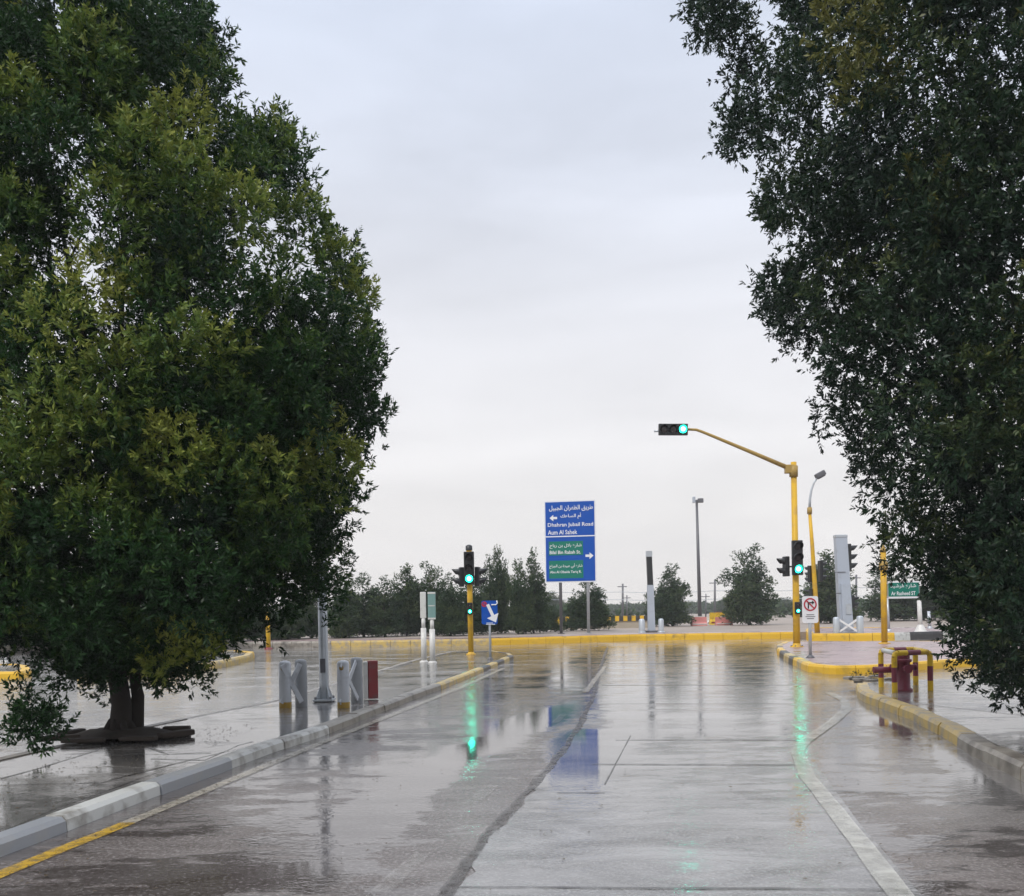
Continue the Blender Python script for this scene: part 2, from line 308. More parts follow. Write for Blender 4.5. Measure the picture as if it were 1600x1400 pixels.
def grid_object(name, X, Y, Z, mat):
    ny, nx = X.shape; co = np.stack([X, Y, Z], -1).reshape(-1, 3)
    i = np.arange(ny * nx).reshape(ny, nx); q = np.stack([i[:-1, :-1], i[:-1, 1:], i[1:, 1:], i[1:, :-1]], -1).reshape(-1, 4)
    me = bpy.data.meshes.new(name); me.vertices.add(len(co)); me.vertices.foreach_set('co', co.ravel())
    me.loops.add(q.size); me.loops.foreach_set('vertex_index', q.ravel().astype(np.int32))
    me.polygons.add(len(q)); me.polygons.foreach_set('loop_start', np.arange(0, q.size, 4, dtype=np.int32))
    me.update(calc_edges=True); me.materials.append(mat)
    at_ = me.attributes.new('wet', 'FLOAT', 'POINT'); at_.data.foreach_set('value', wetness(co[:, :2]).astype(np.float32))
    pl = me.attributes.new('pale', 'FLOAT', 'POINT'); pl.data.foreach_set('value', paleness(co[:, :2]).astype(np.float32))
    o = bpy.data.objects.new(name, me); C.objects.link(o); return o
struct(MB().add([(-1500, -300, -0.06), (1500, -300, -0.06), (1500, 3000, -0.06), (-1500, 3000, -0.06)], [(0, 1, 2, 3)]).build('ground', M['sand']))
xs = np.concatenate([np.linspace(-120, -9, 30)[:-1], np.arange(-9, 11, 0.16), np.linspace(11, 120, 30)])
ys = np.concatenate([np.linspace(-30, 3, 12)[:-1], np.arange(3, 36, 0.2), np.linspace(36, 60, 30)])
X, Y = np.meshgrid(xs, ys)
struct(grid_object('road', X, Y, np.zeros_like(X), M['asphalt']))
# concrete lane: left edge is the broken seam, right edge runs under the thick white line
cl = gp([(520, 1640), (700, 1400), (780, 1290), (865, 1200), (905, 1140), (930, 1090), (938, 1050), (950, 1012)])
crt = gp([(1600, 1640), (1440, 1400), (1345, 1290), (1278, 1200), (1262, 1150), (1240, 1090), (1222, 1050), (1205, 1012)])
yy = np.linspace(4.0, 42, 260); rnd = np.random.RandomState(3)
jag = rnd.randn(260) * 0.022 + np.convolve(rnd.randn(300), np.ones(7) / 7, 'same')[:260] * 0.05
def interp(pts, y):
    a = np.array(sorted(pts, key=lambda p: p[1])); return np.interp(y, a[:, 1], a[:, 0])
xl = interp(cl, yy) + jag; xr = interp(crt, yy)
T = np.linspace(0, 1, 36)
Xc = xl[:, None] * (1 - T) + xr[:, None] * T; Yc = np.repeat(yy[:, None], 36, 1)
struct(grid_object('concrete_lane', Xc, Yc, np.full_like(Xc, 0.005), M['concrete_road']))

def strip(name, pts, width, z, mat, jagw=0.0, seed=0):
    """a painted line or joint lying flat along a world polyline"""
    R = random.Random(seed); P = [Vector((p[0], p[1], 0)) for p in pts]; Q = []
    for a, b in zip(P[:-1], P[1:]):
        n = max(1, int((b - a).length / 0.35))
        for k in range(n): Q.append(a.lerp(b, k / n))
    Q.append(P[-1]); vs = []; fs = []
    for i, p in enumerate(Q):
        d = (Q[min(i + 1, len(Q) - 1)] - Q[max(i - 1, 0)]).normalized(); nrm = Vector((-d.y, d.x, 0))
        ww = width * (1 + jagw * R.uniform(-1, 1)) / 2; off = nrm * (jagw * width * R.uniform(-1, 1) * 0.6)
        vs += [tuple(p + off + nrm * ww + Vector((0, 0, z))), tuple(p + off - nrm * ww + Vector((0, 0, z)))]
        if i: fs.append((2 * i - 2, 2 * i - 1, 2 * i + 1, 2 * i))
    return struct(MB().add(vs, fs).build(name, mat))
strip('broken_seam', [(x - 0.03, y) for x, y in cl], 0.085, 0.011, M['crack_asph'], 0.35, 5)
edge = gp([(-160, 1436), (0, 1368), (100, 1327), (200, 1287)]); strip('yellow_edge_line', edge, 0.13, 0.009, M['line_yellow'], 0.05, 1)
edge = gp([(200, 1287), (350, 1224), (500, 1162), (650, 1103), (720, 1075), (788, 1044)]); strip('white_edge_line', edge, 0.12, 0.009, M['line_white'], 0.05, 2)
strip('thick_white_line', gp([(1560, 1560), (1405, 1400), (1330, 1300), (1262, 1215), (1246, 1175), (1256, 1160), (1300, 1130), (1322, 1110), (1320, 1096), (1296, 1083)]), 0.145, 0.013, M['line_thick'], 0.05, 3)
for k, (a, b) in enumerate([((812, 1187), (834, 1163)), ((735, 1258), (770, 1228)), ((866, 1130), (880, 1116)), ((590, 1400), (660, 1335))]):
    strip('lane_dash', gp([a, b]), 0.12, 0.009, M['line_faint'], 0.1, 10 + k)
strip('lane_dash', gp([(915, 1082), (945, 1042)]), 0.12, 0.013, M['line_white'], 0.1, 20)
for k, (a, b, wd) in enumerate([((962, 1157), (1250, 1157), 0.05), ((925, 1195), (1262, 1196), 0.055), ((712, 1388), (1418, 1392), 0.03), ((940, 1071), (1235, 1071), 0.08), ((945, 1037), (1220, 1037), 0.08), ((870, 1240), (945, 1240), 0.03),
                            ((985, 1150), (945, 1226), 0.014), ((1255, 1236), (1420, 1240), 0.03), ((940, 1100), (1240, 1100), 0.03)]):
    strip('road_joint', gp([a, b]), wd, 0.0105, M['seam'], 0.25, 30 + k)

def kerb_loop(name, pts, closed, h, wd, blk, colour, mats, seed=0, side=1):
    """kerb stones laid along a polyline, each stone its own hexagonal prism with small uneven settling; side=+1 body lies to the left of travel"""
    R = random.Random(seed); P = [Vector((p[0], p[1], 0)) for p in pts]
    if closed: P.append(P[0].copy())
    cum = [0.0]
    for a, b in zip(P[:-1], P[1:]): cum.append(cum[-1] + (b - a).length)
    def pos(s):
        for i in range(len(P) - 1):
            if s <= cum[i + 1] or i == len(P) - 2:
                t = (s - cum[i]) / max(cum[i + 1] - cum[i], 1e-6); return P[i].lerp(P[i + 1], t), (P[i + 1] - P[i]).normalized()
    n = max(1, round(cum[-1] / blk)); step = cum[-1] / n; mb = MB()
    for i in range(n):
        s0 = i * step + 0.008; s1 = (i + 1) * step - 0.008
        sub = 4; prof = [(0, 0), (0.012, h * 0.72), (0.045, h), (wd, h), (wd, 0)]; vs = []; fs = []
        dz = R.uniform(-0.006, 0.006); dx = R.uniform(-0.008, 0.008)
        for k in range(sub + 1):
            s = s0 + (s1 - s0) * k / sub; p, d = pos(s); p2, d2 = pos(min(s + 0.3, cum[-1] - 0.001)); p0, d0 = pos(max(s - 0.3, 0.001))
            d = (d + d0 + d2).normalized(); nr = Vector((-d.y, d.x, 0)) * side
            for (a, z) in prof: q = p + nr * (a + dx); vs.append((q.x, q.y, (z + dz) if z > 0 else -0.05))
        m_ = len(prof)
        for k in range(sub):
            for j in range(m_ - 1): fs.append((k * m_ + j, (k + 1) * m_ + j, (k + 1) * m_ + j + 1, k * m_ + j + 1))
        fs.append(tuple(range(m_))); fs.append(tuple(sub * m_ + j for j in reversed(range(m_))))
        p, d = pos((s0 + s1) / 2); mb.add(vs, fs, colour(p, i, R))
    return struct(mb.build(name, mats))
def slab(name, poly, top, mat):
    bm = bmesh.new(); vs = [bm.verts.new((p[0], p[1], top)) for p in poly]; f = bm.faces.new(vs)
    if f.normal.z < 0: f.normal_flip()
    r = bmesh.ops.extrude_face_region(bm, geom=[f]); 
    for q in r['geom']:
        if isinstance(q, bmesh.types.BMVert): q.co.z = -0.05
    bmesh.ops.triangulate(bm, faces=bm.faces[:]); bmesh.ops.recalc_face_normals(bm, faces=bm.faces[:])
    me = bpy.data.meshes.new(name); bm.to_mesh(me); bm.free(); me.materials.append(mat)
    o = bpy.data.objects.new(name, me); C.objects.link(o); return struct(o)
def inset(pts, d, side=1):
    P = [Vector((p[0], p[1], 0)) for p in pts]; o = []
    for i, p in enumerate(P):
        a = (p - P[i - 1]).normalized(); b = (P[(i + 1) % len(P)] - p).normalized(); t = (a + b).normalized(); nr = Vector((-t.y, t.x, 0)) * side
        c = max(0.5, nr.dot(Vector((-a.y, a.x, 0)) * side)); q = p + nr * d / c; o.append((q.x, q.y))
    return o

KM = [M['k_white'], M['k_grey'], M['k_worn'], M['k_yellow'], M['k_oldyellow'], M['k_black']]
# median: right side follows the lane kerb, left side the other carriageway
mr_ = gp([(-200, 1421), (0, 1340), (77, 1311), (231, 1250), (340, 1210), (422, 1178), (500, 1152), (650, 1092), (691, 1077), (762, 1047), (790, 1035)])
d0 = Vector(mr_[0]) - Vector(mr_[1]); back = Vector(mr_[0]) + d0.normalized() * 14
tip = gp([(803, 1029), (797, 1025), (770, 1021)])
ml_ = gp([(700, 1023), (645, 1036), (430, 1103), (240, 1143), (0, 1199)], 0.0)
back2 = Vector(ml_[-1]) + d0.normalized() * 18
med = [tuple(back)] + mr_ + tip + ml_ + [tuple(back2)]
def med_col(p, i, R):
    if p.x > 0.9 * 0 + interp([q for q in mr_], p.y) - 0.5:
        y = p.y
        if y < 7.0: return 1 if y > 5.4 else 0
        if y < 8.4: return 0
        if y < 9.75: return 1
        if y < 12.6: return 0
        if y < 20.3: return 2
        if y < 26.5: return 4
        return 4 if i % 2 else 5
    return 2
kerb_loop('median_kerb', med, False, 0.115, 0.18, 1.45, med_col, KM, 4)
slab('median_paving', inset(med, 0.10), 0.109, M['median'])
# right footway
fr = gp([(1336, 1079), (1340, 1090), (1352, 1098), (1420, 1124), (1463, 1146), (1516, 1180), (1600, 1222)])
dd = (Vector(fr[-1]) - Vector(fr[-2])).normalized(); fb = Vector(fr[-1]) + dd * 14
fr_poly = [tuple(q) for q in fr] + [tuple(fb), (fb.x + 16, fb.y), tuple(G(2100, 1062)[:2]), tuple(G(1650, 1068)[:2]), tuple(G(1400, 1073)[:2])]
kerb_loop('footway_kerb', fr + [tuple(fb)], False, 0.15, 0.21, 1.1, lambda p, i, R: (4 if R.random() < 0.75 else 2) if p.y > 10.5 else 2, KM, 8)
slab('footway_paving', inset(fr_poly, 0.12), 0.142, M['sidewalk'])
# pink island
isl = gp([(1213, 1016), (1214, 1023), (1232, 1036), (1262, 1050), (1300, 1054), (1365, 1053), (1440, 1047), (1500, 1042), (1640, 1036), (1900, 1030), (1900, 1009), (1226, 1009)])
kerb_loop('island_kerb', isl, True, 0.2, 0.22, 0.95, lambda p, i, R: 5 if (p.y > 27 and R.random() < 0.3) else (4 if (p.y > 25 and R.random() < 0.5) else 3), KM, 11)
slab('island_paving', inset(isl, 0.11), 0.188, M['pink_paving'])
# far side of the junction: raised verge behind a tall yellow kerb
far = gp([(-900, 1030), (-100, 1021), (430, 1013), (600, 1011), (768, 1008.5), (775, 1008.3), (1000, 1001), (1250, 997.5)])
far_r = [(far[-1][0] + 12, far[-1][1] + 1), (far[-1][0] + 60, far[-1][1] + 2)]
def far_col(p, i, R):
    x = p.x / p.y * 1500 + 800
    if x < 520: return 2
    if x < 765: return 4
    return 3
kerb_loop('far_kerb', far, False, 0.335, 0.3, 0.98, far_col, KM, 13)
fv = far + far_r + [(400, 52), (400, 700), (-400, 700), (-400, 44)]
slab('far_verge', inset(fv, 0.15), 0.33, M['sand'])
slab('far_footway', [(p[0], p[1] + 0.3) for p in far] + [(p[0], p[1] + 2.6) for p in reversed(far)], 0.338, M['pink_paving'])
# mast island, further right
mi = gp([(1258, 995), (1262, 1002), (1395, 1001), (1462, 998.5), (1560, 997), (1700, 996), (1700, 989), (1262, 990)])
def mi_col(p, i, R):
    x = p.x / p.y * 1500 + 800
    return 3 if x < 1395 else (0 if x < 1430 or x > 1464 else 5)
kerb_loop('mast_island_kerb', mi, True, 0.36, 0.3, 1.0, mi_col, KM, 17)
slab('mast_island_paving', inset(mi, 0.15), 0.34, M['pink_paving'])
# islands across the left carriageway
ia = gp([(-600, 1064), (-100, 1062), (35, 1061), (50, 1056), (46, 1050), (30, 1047), (-100, 1047), (-600, 1048)])
kerb_loop('left_island_kerb', ia, True, 0.2, 0.25, 1.0, lambda p, i, R: 3, KM, 19); slab('left_island_paving', inset(ia, 0.12), 0.185, M['sidewalk'])
ib = gp([(130, 1064), (285, 1052), (352, 1043), (392, 1033), (398, 1027), (370, 1024), (300, 1027), (120, 1035)])
kerb_loop('corner_kerb', ib, True, 0.22, 0.25, 1.0, lambda p, i, R: 3 if p.y < 25 or R.random() < .4 else 4, KM, 23); slab('corner_paving', inset(ib, 0.12), 0.2, M['sidewalk'])
ic = gp([(-500, 1042), (14, 1041), (18, 1037), (10, 1034), (-500, 1034)])
kerb_loop('left_far_kerb', ic, True, 0.2, 0.25, 1.2, lambda p, i, R: 5 if i % 2 else 0, KM, 29); slab('left_far_paving', inset(ic, 0.12), 0.185, M['sidewalk'])
# joints and cracks in the median paving
for k, pts in enumerate([[(0, 1226), (160, 1222), (275, 1192), (400, 1163)], [(0, 1216), (60, 1200), (150, 1172), (170, 1160)], [(232, 1166), (262, 1178), (330, 1176)], [(236, 1185), (320, 1187), (372, 1164), (395, 1158)], [(0, 1300), (90, 1262), (180, 1230), (260, 1201)]]):
    strip('paving_crack', gp(pts, 0.115), 0.03 if k != 4 else 0.015, 0.1125, M['seam'], 0.5, 60 + k)
for k, pts in enumerate([[(1500, 1132), (1560, 1166), (1680, 1215)], [(1560, 1166), (1600, 1160), (1700, 1162)], [(1440, 1100), (1600, 1118)], [(1500, 1092), (1700, 1090)]]):
    strip('paving_crack', gp(pts, 0.144), 0.03, 0.1465, M['seam'], 0.5, 70 + k)

# ------------------------------------------------------------------ foliage
def leaf_object(name, B, D, Ln, tone, per, L, W, mat, parent, seed=0):
    """B shoots (base, direction, length, tone); each carries `per` narrow leaves set round it"""
    R = np.random.RandomState(seed); n = len(B); k = n * per
    t = R.rand(n, per) ** 0.8; base = (B[:, None] + D[:, None] * (Ln[:, None] * t)[..., None]).reshape(-1, 3)
    Dn = np.repeat(D, per, 0); q = R.randn(k, 3); q -= Dn * (q * Dn).sum(1)[:, None]; q /= np.linalg.norm(q, axis=1)[:, None]
    a = R.uniform(0.35, 1.15, k)[:, None]
    ld = Dn * np.cos(a) + q * np.sin(a); ld[:, 2] -= 0.18; ld /= np.linalg.norm(ld, axis=1)[:, None]
    nn = np.cross(ld, R.randn(k, 3)); nn /= np.linalg.norm(nn, axis=1)[:, None] + 1e-9
    sz = R.uniform(0.65, 1.25, k)[:, None]
    up = np.cross(nn, ld)
    v0 = base; v2 = base + ld * L * sz; mid_ = base + ld * L * 0.45 * sz + up * W * 0.25 * sz
    v1 = mid_ + nn * W * 0.5 * sz; v3 = mid_ - nn * W * 0.5 * sz
    co = np.stack([v0, v1, v2, v3], 1).reshape(-1, 3).astype(np.float32)
    me = bpy.data.meshes.new(name); me.vertices.add(4 * k); me.vertices.foreach_set('co', co.ravel())
    me.loops.add(4 * k); me.loops.foreach_set('vertex_index', np.arange(4 * k, dtype=np.int32))
    me.polygons.add(k); me.polygons.foreach_set('loop_start', np.arange(0, 4 * k, 4, dtype=np.int32)); me.update(calc_edges=True)
    tn = np.clip(np.repeat(tone, per) + (t.reshape(-1) - 0.5) * 0.16 + R.randn(k) * 0.06, 0, 1)
    at_ = me.attributes.new('tone', 'FLOAT', 'FACE'); at_.data.foreach_set('value', tn.astype(np.float32))
    me.materials.append(mat); o = bpy.data.objects.new(name, me); C.objects.link(o)
    if parent: o.parent = parent
    return o
def shoots_in_lobes(lobes, dens, seed, ln=(0.22, 0.45), upw=0.75, hang=0.0):
    """lobes: (cx,cy,cz, rx,ry,rz, tone); shoots sit in each clump, denser toward its outside, pointing out and up"""
    R = np.random.RandomState(seed); B = []; D = []; Ln = []; T_ = []
    for q_ in lobes:
        (cx, cy, cz, rx, ry, rz, tone) = q_[:7]; prd = len(q_) > 7
        n = max(6, int(dens * (1.45 if prd else 1.0) * (rx * ry + ry * rz + rx * rz) * 4.2)); u = R.randn(n, 3); u /= np.linalg.norm(u, axis=1)[:, None]
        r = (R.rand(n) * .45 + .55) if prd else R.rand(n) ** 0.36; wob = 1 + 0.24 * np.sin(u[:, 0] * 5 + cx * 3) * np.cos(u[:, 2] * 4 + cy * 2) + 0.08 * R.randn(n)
        p = np.array([cx, cy, cz]) + u * (r * wob)[:, None] * np.array([rx, ry, rz])
        d = u * 0.65 + np.array([0, 0, upw]) + R.randn(n, 3) * 0.33; dn = R.rand(n) < hang; d[dn, 2] -= 1.5
        d /= np.linalg.norm(d, axis=1)[:, None]
        B.append(p); D.append(d); Ln.append(R.uniform(*ln, n)); T_.append(np.clip(tone + R.randn(n) * 0.05 + 0.10 * (r - 0.6) + (0.16 * np.maximum(u[:, 2], -.3) if prd else 0), 0, 1))  # protruding clumps pale upward: young growth plus top light put into the tone
    return np.concatenate(B), np.concatenate(D), np.concatenate(Ln), np.concatenate(T_)
def in_poly(x, y, poly):
    ins = False; n = len(poly)
    for i in range(n):
        (x1, y1), (x2, y2) = poly[i], poly[(i + 1) % n]
        if (y1 > y) != (y2 > y) and x < (x2 - x1) * (y - y1) / (y2 - y1) + x1: ins = not ins
    return ins
def edge_d(x, y, poly):
    P = np.array([[x, y]], float); n = len(poly)
    return min(float(seg_dist(P, np.array(poly[i], float), np.array(poly[(i + 1) % n], float))[0]) for i in range(n))
def crown_lobes(poly, Yc, cx, half, thick, n, seed, gaps, tonef, extra, lo=34, hi=80):
    """fill a rounded crown whose side view follows `poly`; its thickness front to back follows a circle round the trunk"""
    R = random.Random(seed); x0 = min(p[0] for p in poly); x1 = max(p[0] for p in poly); y0 = min(p[1] for p in poly); y1 = max(p[1] for p in poly); out_ = []
    tries = 0
    while len(out_) < n and tries < 20000:
        tries += 1; x = R.uniform(x0, x1); y = R.uniform(y0, y1)
        if not in_poly(x, y, poly) or any(math.hypot(x - g[0], y - g[1]) < g[2] for g in gaps): continue
        e_ = edge_d(x, y, poly); r = min(R.uniform(lo, hi), e_ * 0.9)
        if r < 16: continue
        tk = 0.80 * thick * math.sqrt(max(0.05, 1 - ((x - cx) / half) ** 2)) * min(1.0, 0.25 + e_ / 170)
        dy = R.uniform(-1, 1); dy = math.copysign(abs(dy) ** 0.6, dy) * tk
        Yd = Yc + dy; c = at(x, y, Yc); c = Vector((c.x, Yd, c.z)) if abs(dy) > 9 else at(x, y, Yd)
        k = Yc / FPX; out_.append((c.x, c.y, c.z, r * k, r * k, r * k * R.uniform(1.05, 1.6), tonef(x, y, R) - .08))  # recessed fill darker: shade between the clumps put into the leaf tone
    n_p = len(poly)
    for i in range(n_p):
        (xa, ya), (xb, yb) = poly[i], poly[(i + 1) % n_p]; L_ = math.hypot(xb - xa, yb - ya); m_ = max(1, int(L_ / 26))
        for j in range(m_):
            t = (j + R.random()) / m_; r = R.uniform(20, 38); x = xa + (xb - xa) * t; y = ya + (yb - ya) * t
            for sg in (1, -1):
                qx = x + sg * (yb - ya) / L_ * r * 1.25; qy = y - sg * (xb - xa) / L_ * r * 1.25
                if in_poly(qx, qy, poly) and not any(math.hypot(qx - g[0], qy - g[1]) < g[2] for g in gaps):
                    Yd = Yc + R.uniform(-.55, .55) * (1 if qx > -50 else 2); c = at(qx, qy, Yd); k = Yc / FPX
                    out_.append((c.x, c.y, c.z, r * k, r * k, r * k * R.uniform(.9, 1.4), tonef(qx, qy, R)))
    pts = []; tries = 0
    while tries < 9000:
        tries += 1; x = R.uniform(max(x0, -200), min(x1, 1800)); y = R.uniform(max(y0, -140), y1)
        if not in_poly(x, y, poly) or any(math.hypot(x - g[0], y - g[1]) < g[2] + 14 for g in gaps): continue
        e_ = edge_d(x, y, poly)
        if e_ < 24: continue
        r = min(R.uniform(38, 66), e_ * 1.0)
        if any(math.hypot(x - a, (y - b) * .85) < (r + c_) * 0.74 for a, b, c_ in pts): continue
        pts.append((x, y, r)); tk = thick * math.sqrt(max(0.05, 1 - ((x - cx) / half) ** 2)) * min(1.0, 0.30 + e_ / 150)
        tn = tonef(x, y, R) + (R.choice([-.1, -.04, .04, .16, .28, .4]) if cx < 800 else R.choice([-.08, 0, .05, .1, .16])) + 0.06
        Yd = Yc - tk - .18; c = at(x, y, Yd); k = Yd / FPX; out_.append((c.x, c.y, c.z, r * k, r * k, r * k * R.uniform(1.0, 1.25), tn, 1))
    print('clumps', len(pts))
    for (x, y, rx, ry, dy, tone) in extra:
        c = at(x, y, Yc + dy); k = (Yc + dy) / FPX; out_.append((c.x, c.y, c.z, rx * k, rx * k * 0.9, ry * k, tone))
    return out_
def tree_wood(parent, base, forks, seed, r0):
    R = random.Random(seed); tr = MB()
    def local(p): return Vector(p) - base
    z0 = Vector((0, 0, -0.02)); b = local(forks['top'])
    pts = [z0, z0 + Vector((0.0, 0, 0.12)), z0.lerp(b, 0.35) + Vector((0.03, 0, 0)), z0.lerp(b, 0.7) + Vector((-0.03, 0.02, 0)), b]
    tr.tube(pts, [r0 * 1.28, r0 * 1.04, r0 * 0.92, r0 * 0.85, r0 * 0.7], 16)
    if forks.get('second') is not None:
        s = local(forks['second']); tr.tube([Vector((0.13, 0.16, -0.02)), Vector((0.15, 0.2, 0.5)), s.lerp(Vector((0.15, 0.2, 0)), 0.5), s], [r0 * 0.75, r0 * 0.6, r0 * 0.5, r0 * 0.4], 12)
    for k in range(7):
        a = k * 0.9; tr.tube([Vector((math.cos(a) * r0 * 0.7, math.sin(a) * r0 * 0.7, 0.22)), Vector((math.cos(a) * r0 * 1.5, math.sin(a) * r0 * 1.5, 0.05)), Vector((math.cos(a) * r0 * 1.8, math.sin(a) * r0 * 1.8, -0.04))], [r0 * .35, r0 * .3, r0 * .12], 7)
    tr.build('trunk', M['bark'], parent)
    for tgt in forks['limbs']:
        t_ = local(tgt); s = z0.lerp(b, R.uniform(0.55, 0.98)); m1 = s.lerp(t_, 0.4) + Vector((0, 0, 0.35 * (t_ - s).length * 0.4)); lb = MB()
        lb.tube([s, m1, s.lerp(t_, 0.72) + Vector((0, 0, 0.15)), t_], [r0 * 0.42, r0 * 0.3, r0 * 0.18, r0 * 0.05], 8)
        for j in range(3):
            q = m1.lerp(t_, R.uniform(0.1, 0.8)); e2 = q + Vector((R.uniform(-.7, .7), R.uniform(-.7, .7), R.uniform(.2, 1.0)))
            lb.tube([q, q.lerp(e2, .5) + Vector((0, 0, .08)), e2], [r0 * 0.13, r0 * 0.08, r0 * 0.02], 6)
        lb.build('branch', M['bark'], parent)

# near left tree
LB = G(188, 1152, 0.11); LY = LB.y
lpoly = [(-430, 300), (-390, 80), (-260, -120), (-60, -230), (100, -260), (230, -200), (318, -60), (345, 50), (352, 110), (372, 180), (430, 185), (478, 240), (515, 330), (550, 385), (582, 450), (598, 520), (590, 590), (605, 655), (572, 700), (560, 760), (545, 830), (522, 855), (482, 890), (412, 945), (370, 1005), (300, 1050), (240, 1062), (195, 1035), (140, 1065), (100, 1052), (60, 1010), (0, 1005), (-150, 1020), (-300, 950), (-410, 750)]
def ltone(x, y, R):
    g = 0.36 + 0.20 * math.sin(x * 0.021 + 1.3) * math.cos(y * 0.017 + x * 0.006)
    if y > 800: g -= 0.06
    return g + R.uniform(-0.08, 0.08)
lextra = [(335, 65, 28, 38, -0.4, .35), (350, 125, 24, 34, 0.3, .35), (425, 210, 36, 34, -.6, .55), (455, 235, 28, 30, 0.2, .5), (540, 385, 22, 26, 0.3, .4), (588, 585, 20, 28, 0, .35), (602, 650, 13, 22, .2, .3),
          (55, 1132, 40, 34, -2.0, .3), (52, 1135, 38, 32, -2.0, .3), (60, 1128, 34, 30, -2.05, .35), (45, 1125, 30, 28, -1.95, .25), (70, 1140, 26, 24, -2.0, .3), (38, 1082, 18, 16, -2.0, .25), (66, 1060, 16, 16, -2.0, .25), (300, 1065, 34, 22, -.6, .35), (120, 1065, 36, 26, -.8, .4), (175, 1085, 22, 20, .4, .3), (250, 1062, 26, 20, .5, .3),
          (95, 510, 62, 44, -3.45, .82), (70, 620, 60, 50, -3.45, .72), (265, 525, 50, 40, -3.45, .72), (415, 465, 42, 44, -2.6, .62), (440, 470, 44, 44, -1.6, .6), (130, 660, 55, 40, -3.45, .75), (30, 700, 55, 40, -3.45, .7), (215, 760, 50, 60, -2.9, .66), (150, 790, 44, 50, -2.8, .6), (205, 205, 48, 50, -2.4, .6), (480, 560, 50, 60, -1.9, .5), (350, 560, 44, 60, -2.7, .5), (430, 600, 44, 54, -2.3, .5),
          (380, 280, 60, 60, -2.2, .56), (300, 420, 46, 60, -2.7, .6)]
Rq = random.Random(31)
for _ in range(70):
    xx = Rq.uniform(-250, 520); yy_ = Rq.uniform(800, 1015 - max(0, xx - 330) * .45)
    lextra.append((xx, yy_, Rq.uniform(36, 60), Rq.uniform(34, 56), Rq.uniform(-1, 1) * 2.6 * math.sqrt(max(.05, 1 - ((xx - 100) / 520) ** 2)), .3 + Rq.uniform(-.14, .2)))
for _ in range(46):
    yy_ = Rq.uniform(560, 865); xm_ = min(560, 555 - (yy_ - 780) * .6); xx = Rq.uniform(330, xm_ - 20)
    lextra.append((xx, yy_, Rq.uniform(30, 46), Rq.uniform(30, 50), Rq.uniform(-1.3, 1.3), .34 + Rq.uniform(-.14, .22)))
for (xx, yy_) in ((140, 1035), (168, 1050), (205, 1048), (235, 1045), (265, 1040), (120, 1045), (185, 1025), (225, 1025), (155, 1060), (250, 1060), (90, 1030), (290, 1045)):
    for dd_ in (-.7, .5): lextra.append((xx, yy_, 30, 24, dd_, .3 + Rq.uniform(-.1, .1)))
lgaps = [(92, 5, 52), (228, -45, 58), (112, 400, 42), (130, 330, 34), (350, 10, 36), (60, 215, 22), (238, 120, 20), (400, 130, 20), (330, 250, 16), (290, 350, 20), (398, 200, 16), (10, 560, 22)]
LT = thing('broadleaf_tree', 'tall dense green tree with yellowish shoots rising from the median on the left', 'tree', LB, 0, 'large roadside trees framing the road')
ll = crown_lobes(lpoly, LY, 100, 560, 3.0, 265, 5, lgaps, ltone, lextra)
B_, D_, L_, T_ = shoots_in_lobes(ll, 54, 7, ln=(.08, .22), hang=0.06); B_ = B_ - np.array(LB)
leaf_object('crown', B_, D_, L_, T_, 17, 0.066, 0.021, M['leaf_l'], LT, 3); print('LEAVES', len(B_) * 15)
tree_wood(LT, LB, {'top': at(183, 1000, LY), 'second': at(206, 980, LY + .2), 'limbs': [at(x, y, LY + d) for x, y, d in
    [(100, 380, .5), (270, 500, .8), (420, 560, -.5), (500, 700, .3), (20, 600, -.6), (200, 100, .2), (330, 200, .4), (-150, 500, .2), (60, 120, .8), (430, 850, -.2), (-80, 800, .6), (50, 850, -1.2), (250, 330, -1)]]}, 9, 0.13)
# near right tree
RB = Vector((at(1790, 1100, 12.5).x, 12.5, 0.14)); RY = 12.0
rpoly = [(1100, -60), (1092, 10), (1118, 60), (1150, 110), (1165, 150), (1132, 165), (1130, 240), (1150, 250), (1190, 225), (1215, 268), (1183, 310), (1192, 345), (1240, 365), (1248, 392), (1185, 430), (1188, 470), (1232, 548), (1272, 505), (1290, 540), (1285, 600), (1305, 650), (1315, 700), (1340, 750), (1375, 800), (1378, 850), (1412, 880), (1450, 905), (1472, 960), (1482, 1015), (1530, 1052), (1570, 1090), (1610, 1092), (1700, 1080), (1850, 1040), (2050, 1000), (2300, 800), (2380, 400), (2280, 0), (2080, -250), (1750, -350), (1450, -300), (1290, -190), (1215, -60), (1208, 0), (1225, 55), (1205, 95), (1170, 75), (1150, 10), (1140, -60)]
def rtone(x, y, R):
    g = 0.30 + 0.14 * math.sin(x * 0.019 + 0.4) * math.cos(y * 0.015 + x * 0.004)
    if R.random() < 0.06: g += 0.3
    return g + R.uniform(-0.07, 0.07)
